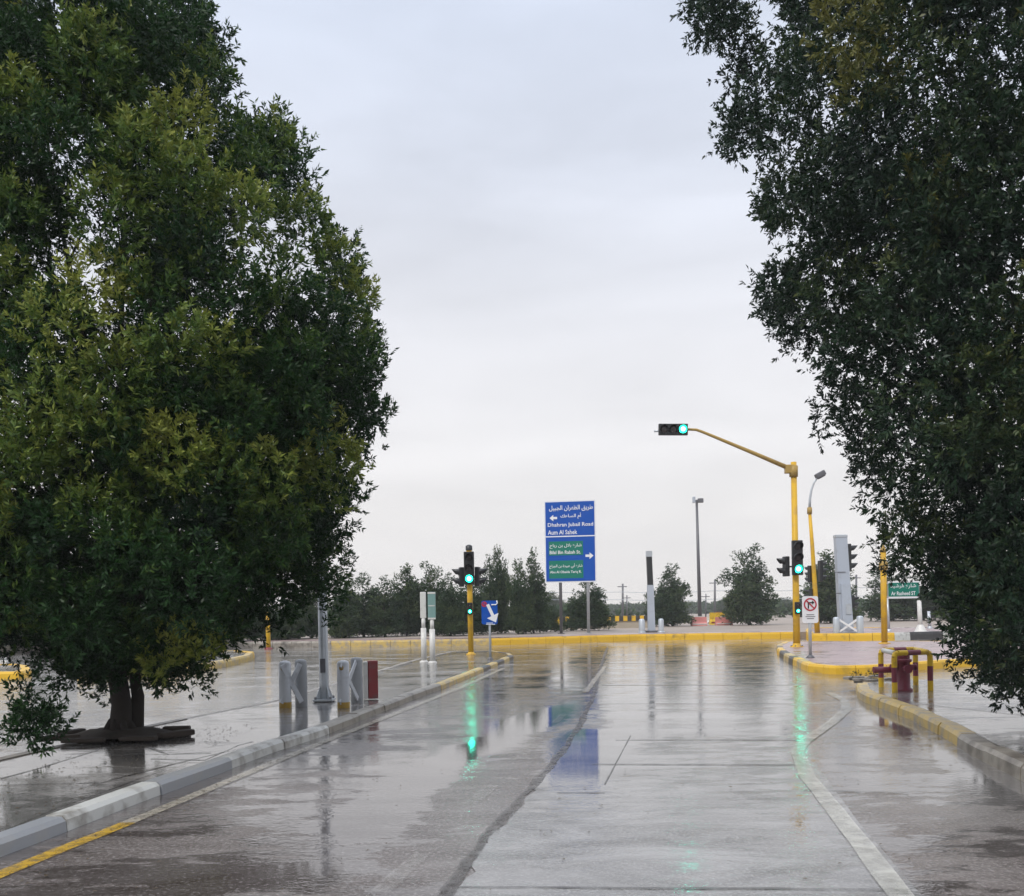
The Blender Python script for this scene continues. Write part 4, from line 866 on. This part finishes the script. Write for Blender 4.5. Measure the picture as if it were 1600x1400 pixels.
# ------------------------------------------------------------------ signs
Yb = 53.0; p = at(888, 990, Yb); p.z = .34
t = thing('direction_sign', 'large blue direction board with two green panels on two grey posts', 'road sign', p, math.radians(-9))
c0, c1 = loc(853.5, 910), loc(931, 780)   # uses p of this block
Wd = 2.85; Hh = 4.52; zb = loc(892, 910).z; xc = loc(892, 910).x
MB().box((xc, 0, zb + Hh / 2), (Wd, .06, Hh), 0, 0).build('board', M['sign_white'], t)
MB().box((xc, -.035, zb + Hh / 2), (Wd - .14, .02, Hh - .14)).build('blue_face', M['sign_blue'], t)
fy = -.047; xL = xc - Wd / 2; 
def bx(u): return xL + Wd * u
def bz(v): return zb + Hh * (1 - v)
MB().box((xc, -.047, bz(.437)), (Wd - .1, .008, .06)).build('divider', M['sign_white'], t)
for v0, v1 in ((.49, .675), (.725, .955)):
    MB().box((bx(.415), -.047, bz((v0 + v1) / 2)), (Wd * .69, .008, Hh * (v1 - v0))).box((bx(.415), -.0495, bz((v0 + v1) / 2)), (Wd * .665, .008, Hh * (v1 - v0) - .06), 1).build('green_panel', [M['sign_blue'], M['sign_green']], t)
LW = M['sign_white']; yb_ = -.052
lettering(arabic('طريق الظهران الجبيل'), t, bx(.10), bx(.95), bz(.095), .34, yb_, LW)
lettering(arabic('أم الساهك'), t, bx(.32), bx(.72), bz(.19), .34, yb_, LW)
lettering('Dhahran Jubail Road', t, bx(.07), bx(.95), bz(.30), .27, yb_, LW)
lettering('Aum Al Sahek', t, bx(.07), bx(.64), bz(.385), .25, yb_, LW)
arrow(t, bx(.18), bz(.21), .42, math.pi, yb_, LW, .3, .5)
arrow(t, bx(.87), bz(.68), .44, 0, yb_, LW, .3, .5)
yb2 = -.056
lettering(arabic('شارع بلال بن رباح'), t, bx(.10), bx(.72), bz(.555), .26, yb2, LW, weight=.008)
lettering('Bilal Bin Rabah St.', t, bx(.10), bx(.70), bz(.63), .19, yb2, LW)
lettering(arabic('شارع أبي عبيدة بن الجراح'), t, bx(.09), bx(.73), bz(.80), .28, yb2, LW, weight=.008)
lettering('Abu Al Obaida Tariq R.', t, bx(.10), bx(.71), bz(.875), .18, yb2, LW)
for px_ in (876, 919):
    x = loc(px_, 950).x; MB().tube([(x, .10, 0), (x, .10, zb + Hh * .93)], .085, 12).lathe([(.2, 0), (.2, .04)], 10, 0, Matrix.Translation((x, .10, 0))).build('post', M['grey_dark'] if px_ == 876 else M['steel'], t)
for v in (.15, .5, .85): MB().box((xc, .05, bz(v)), (Wd * .9, .04, .08)).build('rail', M['steel'], t)

def panel_sign(name, label, p, H, wd, ht, zc, mat, rz=0, group=None, pole=.035, rim=None):
    t = thing(name, label, 'road sign', p, rz, group)
    MB().tube([(0, .04, 0), (0, .04, H)], pole, 12).lathe([(pole * 2.6, 0), (pole * 2.6, .02), (pole, .09)], 12, 1, Matrix.Translation((0, .04, 0))).build('post', [M['steel'], M['grey_dark']], t)
    # rounded plate
    r = .06; n = 6; P = []
    for (cx, cz, a0) in ((wd / 2 - r, ht / 2 - r, 0), (-wd / 2 + r, ht / 2 - r, 90), (-wd / 2 + r, -ht / 2 + r, 180), (wd / 2 - r, -ht / 2 + r, 270)):
        for k in range(n + 1): a = math.radians(a0 + 90 * k / n); P.append((cx + r * math.cos(a), cz + r * math.sin(a)))
    m_ = len(P); vs = [(a, -.012, zc + b) for a, b in P] + [(a, .0, zc + b) for a, b in P]
    MB().add(vs, [tuple(reversed(range(m_))), tuple(range(m_, 2 * m_))] + [(i, (i + 1) % m_, m_ + (i + 1) % m_, m_ + i) for i in range(m_)]).build('plate', mat, t)
    return t
p = G(766, 1031, 0.11); zc = hz(957, 764, p.y) - .11; k = p.y / FPX
t = panel_sign('keep_right_sign', 'small blue sign with white slanting arrow on the left median tip', p, hz(940, 764, p.y) - .11, 25 * k, 37 * k, zc, M['sign_blue'])
arrow(t, .07 * 1, zc - .03, .62, math.radians(-66), -.018, M['sign_white'], .16, .38)
ring(t, -8 * k, zc + 13 * k, .085, .035, -.018, M['sign_red'], 'red_ring', math.radians(45))
MB().tube([(.06, -.018, zc + .24), (.20, -.018, zc + .24), (.25, -.018, zc + .29), (.23, -.018, zc + .37)], .02, 6).build('hook_mark', M['sign_white'], t)
MB().box((.03, -.016, zc - .37), (.28, .006, .02)).box((.0, -.016, zc - .33), (.2, .006, .02)).build('small_print', M['sign_white'], t)

p = G(1267, 1028, 0.19); zc = hz(952.5, 1265, p.y) - .19; k = p.y / FPX
t = panel_sign('no_turn_sign', 'white sign with red ringed crossed-out turn arrow on the pink island', p, hz(935, 1265, p.y) - .19, 25 * k, 42 * k, zc, M['sign_white'], pole=.045)
ring(t, 0, zc + 8 * k, 10.2 * k, 2.2 * k, -.020, M['sign_red'], 'red_ring', math.radians(-45))
zz = zc + 8 * k
MB().tube([(-3 * k, -.016, zz - 6 * k), (-3 * k, -.016, zz + 3 * k), (2 * k, -.016, zz + 3 * k)], 1.0 * k, 6).build('turn_arrow', M['ink'], t)
arrow(t, 3.6 * k, zz + 3 * k, 6 * k, 0, -.018, M['ink'], .3, .6)
for i, (a_, w__) in enumerate(((-8, 12), (-11, 15), (-14, 11))): MB().box((0, -.014, zc + a_ * k), (w__ * k, .004, 1.1 * k)).build('small_print', M['grey_dark'], t)

# yellow pole with green street sign
p = G(1382, 1003.5, 0.19); p = Vector((p.x, min(p.y, 36.0), .19)); k = p.y / FPX
p.x = at(1382, 1000, p.y).x
t = thing('street_name_sign', 'green street name sign on a yellow pole at the back of the pink island', 'street sign', p)
zt = hz(862, 1380, p.y) - .19
MB().tube([(0, 0, 0), (0, 0, zt)], 0.11, 16).lathe([(.22, 0), (.22, .03), (.13, .05)], 14).build('pole', M['pole_yellow'], t)
MB().lathe([(.11, zt - .7), (.17, zt - .65), (.17, zt - .42), (.11, zt - .36)], 14).lathe([(.11, zt - .02), (.14, zt), (.08, zt + .14), (.03, zt + .3), (.001, zt + .5)], 12).build('finial', M['old_yellow'], t)
zc = hz(921.5, 1410, p.y) - .19; x0 = at(1387, 921, p.y).x - p.x; x1 = at(1436, 921, p.y).x - p.x; xm = (x0 + x1) / 2
MB().box((xm, 0, zc), (x1 - x0, .03, 27 * k)).build('name_board', M['sign_white'], t)
MB().box((xm, -.017, zc + .3 * k), (x1 - x0 - 1 * k, .012, 21.5 * k)).build('green_face', M['sign_green'], t)
lettering(arabic('شارع الرشيد'), t, x0 + 4 * k, x1 - 5 * k, zc + 5 * k, 8 * k, -.024, LW, weight=.01)
lettering('Ar Rasheed ST', t, x0 + 5 * k, x1 - 6 * k, zc - 5.5 * k, 6 * k, -.024, LW)
MB().box((x0 - .02, 0, zc + .25), (.1, .06, .05)).build('bracket', M['steel'], t); MB().box((x0 - .02, 0, zc - .25), (.1, .06, .05)).build('bracket', M['steel'], t)

# two white posts with narrow panels on the median
for px_, by, l_, pm, w__, top, bot in ((661, 1035, 'white post with narrow blank white panel on the median, left one of the two', M['white_paint'], 9, 925, 966), (674.5, 1036, 'white post with narrow pale green panel on the median, right one of the two', M['pale_green'], 12, 925, 968)):
    p = G(px_ + 1.5, by, .11); k = p.y / FPX
    t = thing('marker_post', l_, 'marker post', p, 0, 'white marker posts on the median')
    H = hz(top, px_, p.y) - .11; hb = hz(bot, px_, p.y) - .11
    MB().tube([(0, 0, 0), (0, 0, hb * .78)], .085, 14).tube([(0, 0, hb * .78), (0, 0, hb)], .06, 14).lathe([(.13, 0), (.13, .03), (.085, .06)], 14).build('post', M['white_paint'], t)
    MB().box((0, 0, (H + hb) / 2), (w__ * k, .12, H - hb), 0, .02).build('panel', pm, t)
    if pm is M['pale_green']:
        MB().box((0, -.063, H - .03), (w__ * k, .01, .05)).box((0, -.063, hb + .03), (w__ * k, .01, .05)).box((0, -.063, (H + hb) / 2), (w__ * k * .8, .01, .03)).build('panel_trim', M['white_paint'], t)

# grey lamp post on the median
p = G(507, 1096, 0.11); k = p.y / FPX
t = thing('lamp_post', 'tall galvanised grey lamp post on the median running up into the left tree', 'lamp post', p, 0)
t.rotation_euler = (0, -.006, 0)
MB().tube([(0, 0, .0), (0, 0, .3), (0, 0, 6.6)], [.088, .082, .062], 20).build('pole', M['steel'], t)
fl = MB().box((0, 0, .03), (.34, .34, .035), 0, .008)
for a in range(4):
    m_ = Matrix.Rotation(a * math.pi / 2 + math.pi / 4, 4, 'Z')
    fl.add([(.07, -.008, .045), (.18, -.008, .045), (.18, .008, .045), (.07, .008, .045), (.07, -.008, .30), (.07, .008, .30)], [(0, 1, 4), (3, 5, 2), (1, 2, 5, 4)], 0, False, m_)
fl.build('base_flange', M['steel'], t)
for sx in (-1, 1):
    for sy in (-1, 1): MB().tube([(sx * .13, sy * .13, -.0), (sx * .13, sy * .13, .09)], .02, 8).build('anchor_bolt', M['grey_dark'], t)
MB().box((0, -.085, .62), (.09, .02, .24), 0, .006).build('access_door', M['grey_dark'], t)
MB().tube([(0, 0, 6.5), (-.3, .1, 6.9), (-1.0, .3, 7.05)], [.05, .04, .035], 10).build('arm', M['steel'], t)
MB().box((-1.3, .38, 7.03), (.7, .26, .12), 0, .05).build('lamp_head', M['steel'], t)

# guard frames round the lamp post
M['reflector'] = paint('yellow_reflector', (.33, .21, .04), .3, dirt=.2, bump=0)
M['post_white'] = paint('weathered_white_post', (.47, .49, .52), .45, dirt=.8, dirtcol=(.22, .22, .23), scale=5, thr=.5)
M['worn_grey'] = paint('worn_grey_paint', (.25, .26, .27), .5, dirt=.7, dirtcol=(.08, .08, .085), scale=6)
def k_guard(xa, ya, xb, yb, label):
    a = G(xa, ya, .11); b = G(xb, yb, .11); t = thing('braced_bollards', label, 'bollards', a, 0, 'steel guard frames beside the lamp post'); d = b - a
    guard_post(t, 0, 0, .76, .098, mats=[M['post_white'], M['reflector']], bands=True); guard_post(t, d.x, d.y, .77, .10, mats=M['worn_grey'])
    xbrace(t, (-.02, -.115, 0), (d.x + .02, d.y - .115, 0), .08, .70, M['post_white'], .085)
    MB().lathe([(.036, 0), (.036, .004), (.001, .005)], 12, 0, Matrix.Translation((-.01, -.099, .64)) @ Matrix.Rotation(math.radians(90), 4, 'X')).build('reflector', M['reflector'], t)
k_guard(446, 1106, 471, 1103.5, 'left guard frame of two grey posts and crossed brace by the lamp post')
k_guard(537, 1106, 558, 1098.5, 'right guard frame of two grey posts and crossed brace next to the red block')
q = G(582, 1092.5, .11); o = thing('marker_block', 'upright block painted red and dirty white beside the right guard frame', 'marker block', q, math.radians(14))
MB().box((.01, 0, .345), (.17, .16, .66), 0, .012).build('red_side', M['red_paint'], o)
MB().box((-.118, -.01, .34), (.075, .14, .64), 0, .012).build('white_side', M['white_paint'], o)

# ------------------------------------------------------------------ hydrant and its guard rails
hp_ = G(1412, 1079, .142); k = hp_.y / FPX
t = thing('fire_hydrant', 'dark red fire hydrant standing inside yellow and red pipe rails', 'hydrant', hp_, 0)
MB().lathe([(.15, 0), (.15, .03), (.112, .05), (.108, .30), (.108, .48), (.14, .50), (.14, .535), (.105, .55)], 20).build('barrel', M['maroon'], t)
MB().lathe([(.105, .55), (.11, .58), (.095, .63), (.06, .665), (.03, .675), (.028, .70), (.001, .70)], 18).build('bonnet', M['maroon'], t)
for sx in (-1, 1): MB().tube([(sx * .08, 0, .40), (sx * .19, 0, .40)], .05, 12).tube([(sx * .19, 0, .40), (sx * .22, 0, .40)], .06, 8).build('nozzle', M['maroon'], t)
MB().tube([(0, -.08, .38), (0, -.2, .38)], .065, 14).tube([(0, -.2, .38), (0, -.225, .38)], .075, 8).build('pump_nozzle', M['maroon'], t)
MB().tube([(-.1, .04, .36), (-.5, .04, .36)], .055, 12).build('side_pipe', M['maroon'], t)
fa, fb_, rb_, ra = G(1398, 1082, .142), G(1454, 1079, .142), G(1431, 1070.5, .142), G(1377, 1073.5, .142)
zt = .66
gr = thing('pipe_guard', 'yellow and dark red bent pipe rails protecting the hydrant', 'guard rail', fa)
def upipe(a, b, name):
    a = a - fa; b = b - fa; mb = MB(); r = .047; d = (b - a)
    def seg(p0, p1, mi): mb.tube([p0, p1], r, 12, mi, False)
    for c_ in (a, b):
        seg((c_.x, c_.y, 0), (c_.x, c_.y, .17), 0); seg((c_.x, c_.y, .17), (c_.x, c_.y, .42), 1); seg((c_.x, c_.y, .42), (c_.x, c_.y, zt - .07), 0)
    def P(s, z): q_ = a + d * s; return (q_.x, q_.y, z)
    L = d.length; e_ = .07 / L
    mb.tube([P(0, zt - .07), P(e_ * .3, zt - .02), P(e_, zt)], r, 12, 0, False); mb.tube([P(1, zt - .07), P(1 - e_ * .3, zt - .02), P(1 - e_, zt)], r, 12, 0, False)
    seg(P(e_, zt), P(.34, zt), 0); seg(P(.34, zt), P(.70, zt), 1); seg(P(.70, zt), P(1 - e_, zt), 0)
    return mb.build(name, [M['bright_yellow'], M['maroon']], gr)
upipe(fa, fb_, 'hoop'); upipe(ra, rb_, 'hoop')
MB().tube([(ra - fa) + Vector((.03, -.04, zt)), Vector((.03, .04, zt))], .042, 12).build('side_rail', M['white_paint'], gr)
MB().tube([(rb_ - fa) + Vector((-.03, -.04, zt)), (fb_ - fa) + Vector((-.03, .04, zt))], .042, 12).build('side_rail', M['bright_yellow'], gr)
# rubble and weeds by the kerb tip
q = G(1368, 1073, .0); o = thing('rubble_heap', 'low heap of broken paving and weeds at the footway tip left of the hydrant', 'rubble', (q.x, q.y, .0))
Rn = random.Random(8); mb = MB()
for kx in range(14):
    mb.box((Rn.uniform(-.45, .35), Rn.uniform(-.25, .35), .12 + Rn.uniform(0, .08)), (Rn.uniform(.1, .32), Rn.uniform(.1, .25), Rn.uniform(.03, .07)), 0, .01, Rn.uniform(0, 3))
mb.build('slabs', M['k_worn'], o)
lob = [(0.0, .1, .24, .12, .1, .06, .3), (-.3, .15, .2, .1, .1, .05, .3)]; Bs, Ds, Ls, Ts = shoots_in_lobes(lob, 300, 3, ln=(.05, .1)); leaf_object('weeds', Bs, Ds, Ls, Ts, 5, .04, .014, M['leaf_r'], o, 9)

# ------------------------------------------------------------------ small and distant things
def simple_pole(name, label, cat, px, bot, top, Y, r0, r1, mat, z=.33, group=None, pxtop=None):
    b = at(px, bot, Y); tpp = at(pxtop if pxtop else px, top, Y); t = thing(name, label, cat, (b.x, Y, z), 0, group)
    MB().tube([(0, 0, 0), (tpp.x - b.x, 0, tpp.z - z)], [r0, r1], 12).build('shaft', mat, t); return t, tpp.x - b.x, tpp.z - z
t, dx, zt = simple_pole('floodlight_mast', 'tall thin dark mast with two floodlights right of the black-topped column', 'floodlight', 1094, 975, 782, 80, .17, .10, M['grey_dark'], pxtop=1088.5)
MB().tube([(dx - .35, 0, zt), (dx + .5, 0, zt)], .06, 8).build('crossbar', M['grey_dark'], t)
MB().box((dx - .25, -.1, zt + .05), (.22, .3, .5), 0, .03).build('floodlight', M['steel_blue'], t)
MB().box((dx + .3, -.1, zt - .02), (.46, .35, .36), 0, .05).build('floodlight', M['grey_dark'], t)
t, dx, zt = simple_pole('post', 'short yellow post beyond the left carriageway, right of the left tree', 'post', 419.5, 1010, 958, 46, .11, .10, M['pole_yellow'], z=0.0, pxtop=418)
MB().lathe([(.12, zt - .05), (.12, zt), (.05, zt + .04), (.001, zt + .05)], 12).build('cap', M['bright_yellow'], t)
MB().lathe([(.2, 0), (.2, .05), (.12, .08)], 12).build('base_collar', M['red_paint'], t)
for px_, pt, top, Y, l_, r0, mt in ((1389, 1386, 934, 47.5, 'thin grey post just right of the yellow street-sign pole', .07, M['steel']), (1438.5, 1436, 938, 46.2, 'white post with flared foot above the black kerb block', .11, M['white_paint']), (1453, 1451, 955, 52, 'short grey post behind and right of the white flared post', .09, M['steel'])):
    t, dx, zt = simple_pole('post', l_, 'post', px_, 986, top, Y, r0, r0 * .9, mt, z=.34, group='slim posts on the mast island', pxtop=pt)
    MB().lathe([(.30 if mt is M['white_paint'] else .14, 0), (.26 if mt is M['white_paint'] else .13, .06), (r0 * 1.1, .34 if mt is M['white_paint'] else .12)], 12).build('foot', mt, t)
UP = [(973, 912, 112, 'dark utility pole rising above the striped barrier, the taller one', .15), (979.5, 930, 125, 'shorter utility pole just right of the taller one above the striped barrier', .11),
      (1103, 928, 125, 'thin utility pole between the floodlight mast and its taller neighbour', .10), (1117, 906, 105, 'utility pole between the floodlight mast and the two-peaked evergreen', .14), (1338, 898, 105, 'utility pole just right of the silver column', .14), (755, 920, 110, 'utility pole behind the evergreens left of the blue board', .11), (1480, 905, 110, 'utility pole behind the right tree', .11)]
tops = []
for px_, top, Y, l_, r in UP:
    t, dx, zt = simple_pole('utility_pole', l_, 'utility pole', px_, 980, top, Y, r, r * .7, M['grey_dark'], group='utility poles beyond the junction'); MB().box((0, 0, zt - .35), (1.1, .08, .1)).build('crossarm', M['grey_dark'], t)
for i, (pts, l_) in enumerate([([(740, 921), (973, 925), (1117, 923), (1338, 918), (1500, 915)], 'upper pair of thin cables strung between the utility poles'), ([(740, 932), (973, 937), (1117, 936), (1338, 931), (1500, 928)], 'lower thin cable strung between the utility poles')]):
    mb = MB(); W3 = [at(a, b, 105 + 0.0 * a) for a, b in pts]
    for a, b in zip(W3[:-1], W3[1:]): mb.tube([a, a.lerp(b, .25) - Vector((0, 0, .11)), a.lerp(b, .5) - Vector((0, 0, .18)), a.lerp(b, .75) - Vector((0, 0, .11)), b], .03, 5, 0, False)
    tag(mb.build('power_line', M['steel']), l_, 'cable')
# barrier with yellow and black top
Yq = 68; a = at(845, 975, Yq); b = at(1012, 975, Yq); t = thing('striped_barrier', 'low beige wall with yellow and black striped coping left of the black-topped column', 'barrier', (a.x, Yq, .33))
L = b.x - a.x; z1 = hz(971, 930, Yq) - .33; z2 = hz(963, 930, Yq) - .33
MB().box((L / 2, 0, z1 / 2), (L, .35, z1)).build('wall', M['beige'], t)
mb = MB(); n = 26
for i in range(n): mb.box((L * (i + .5) / n, 0, (z1 + z2) / 2), (L / n - .01, .5, z2 - z1), i % 2)
mb.build('coping', [M['k_yellow'], M['k_black']], t)
def road_barrier(px, w_px, top, Y, mats, label, name='road_barrier'):
    q = at(px, 980, Y); H = at(px, top, Y).z - .33; w_ = w_px * Y / FPX; t = thing(name, label, 'barrier', (q.x, Y, .33), 0, 'plastic road barriers beyond the junction')
    pr = [(-.30, 0), (.30, 0), (.26, .18 * H), (.11, .45 * H), (.08, H), (-.08, H), (-.11, .45 * H), (-.26, .18 * H)]; n = len(pr)
    vs = [(-w_ / 2, a, b) for a, b in pr] + [(w_ / 2, a, b) for a, b in pr]
    MB().add(vs, [tuple(range(n)), tuple(reversed(range(n, 2 * n)))] + [(i, n + i, n + (i + 1) % n, (i + 1) % n) for i in range(n)]).build('body', mats[0], t)
    MB().box((0, -.25, H * .2), (w_ * .9, .12, H * .1)).box((0, 0, H + .02), (w_ * .4, .14, .06), 0, .01).build('band', mats[1], t)
road_barrier(1092, 24, 964, 72, (M['pink_plastic'], M['white_paint']), 'pale red road barrier under the floodlight mast')
road_barrier(1131, 26, 964, 73, (M['pink_plastic'], M['white_paint']), 'pale red road barrier left of the two-peaked evergreen')
road_barrier(1110, 10, 962, 78, (M['white_paint'], M['red_paint']), 'white road barrier between the two pale red ones')
road_barrier(1126, 34, 957, 76, (M['bright_yellow'], M['red_paint']), 'yellow barrier standing behind the pale red ones')
road_barrier(868, 12, 968, 66, (M['bright_yellow'], M['white_paint']), 'small yellow and white barrier at the left post of the blue board')
road_barrier(853, 14, 970, 68, (M['red_paint'], M['white_paint']), 'dull red barrier left of the blue board posts')
road_barrier(317, 14, 1013, 44, (M['k_oldyellow'], M['white_paint']), 'cream and yellow barrier behind the left corner kerb')
road_barrier(345, 14, 1015, 43, (M['bright_yellow'], M['red_paint']), 'orange-yellow barrier behind the left corner kerb, middle one')
road_barrier(361, 12, 1014, 43.6, (M['bright_yellow'], M['k_yellow']), 'orange-yellow barrier nearest to the short yellow post')
for nme in bpy.data.objects:
    if nme.name.startswith('road_barrier') and nme.parent is None and nme.location.y < 45: nme.location.z = 0.0

# ------------------------------------------------------------------ air
hz_o = MB().box((0, 345, 24.0), (1100, 750, 52)).build('haze', None); hz_o.data.materials.clear()
m = bpy.data.materials.new('haze'); m.use_nodes = True; m.node_tree.nodes.clear()
vo = m.node_tree.nodes.new('ShaderNodeVolumePrincipled'); mo = m.node_tree.nodes.new('ShaderNodeOutputMaterial')
vo.inputs['Color'].default_value = (0.90, 0.92, 0.95, 1); vo.inputs['Density'].default_value = 0.0006
m.node_tree.links.new(vo.outputs[0], mo.inputs['Volume']); hz_o.data.materials.append(m)
tag(hz_o, 'thin grey rainy haze over the junction', 'haze', None, 'stuff')
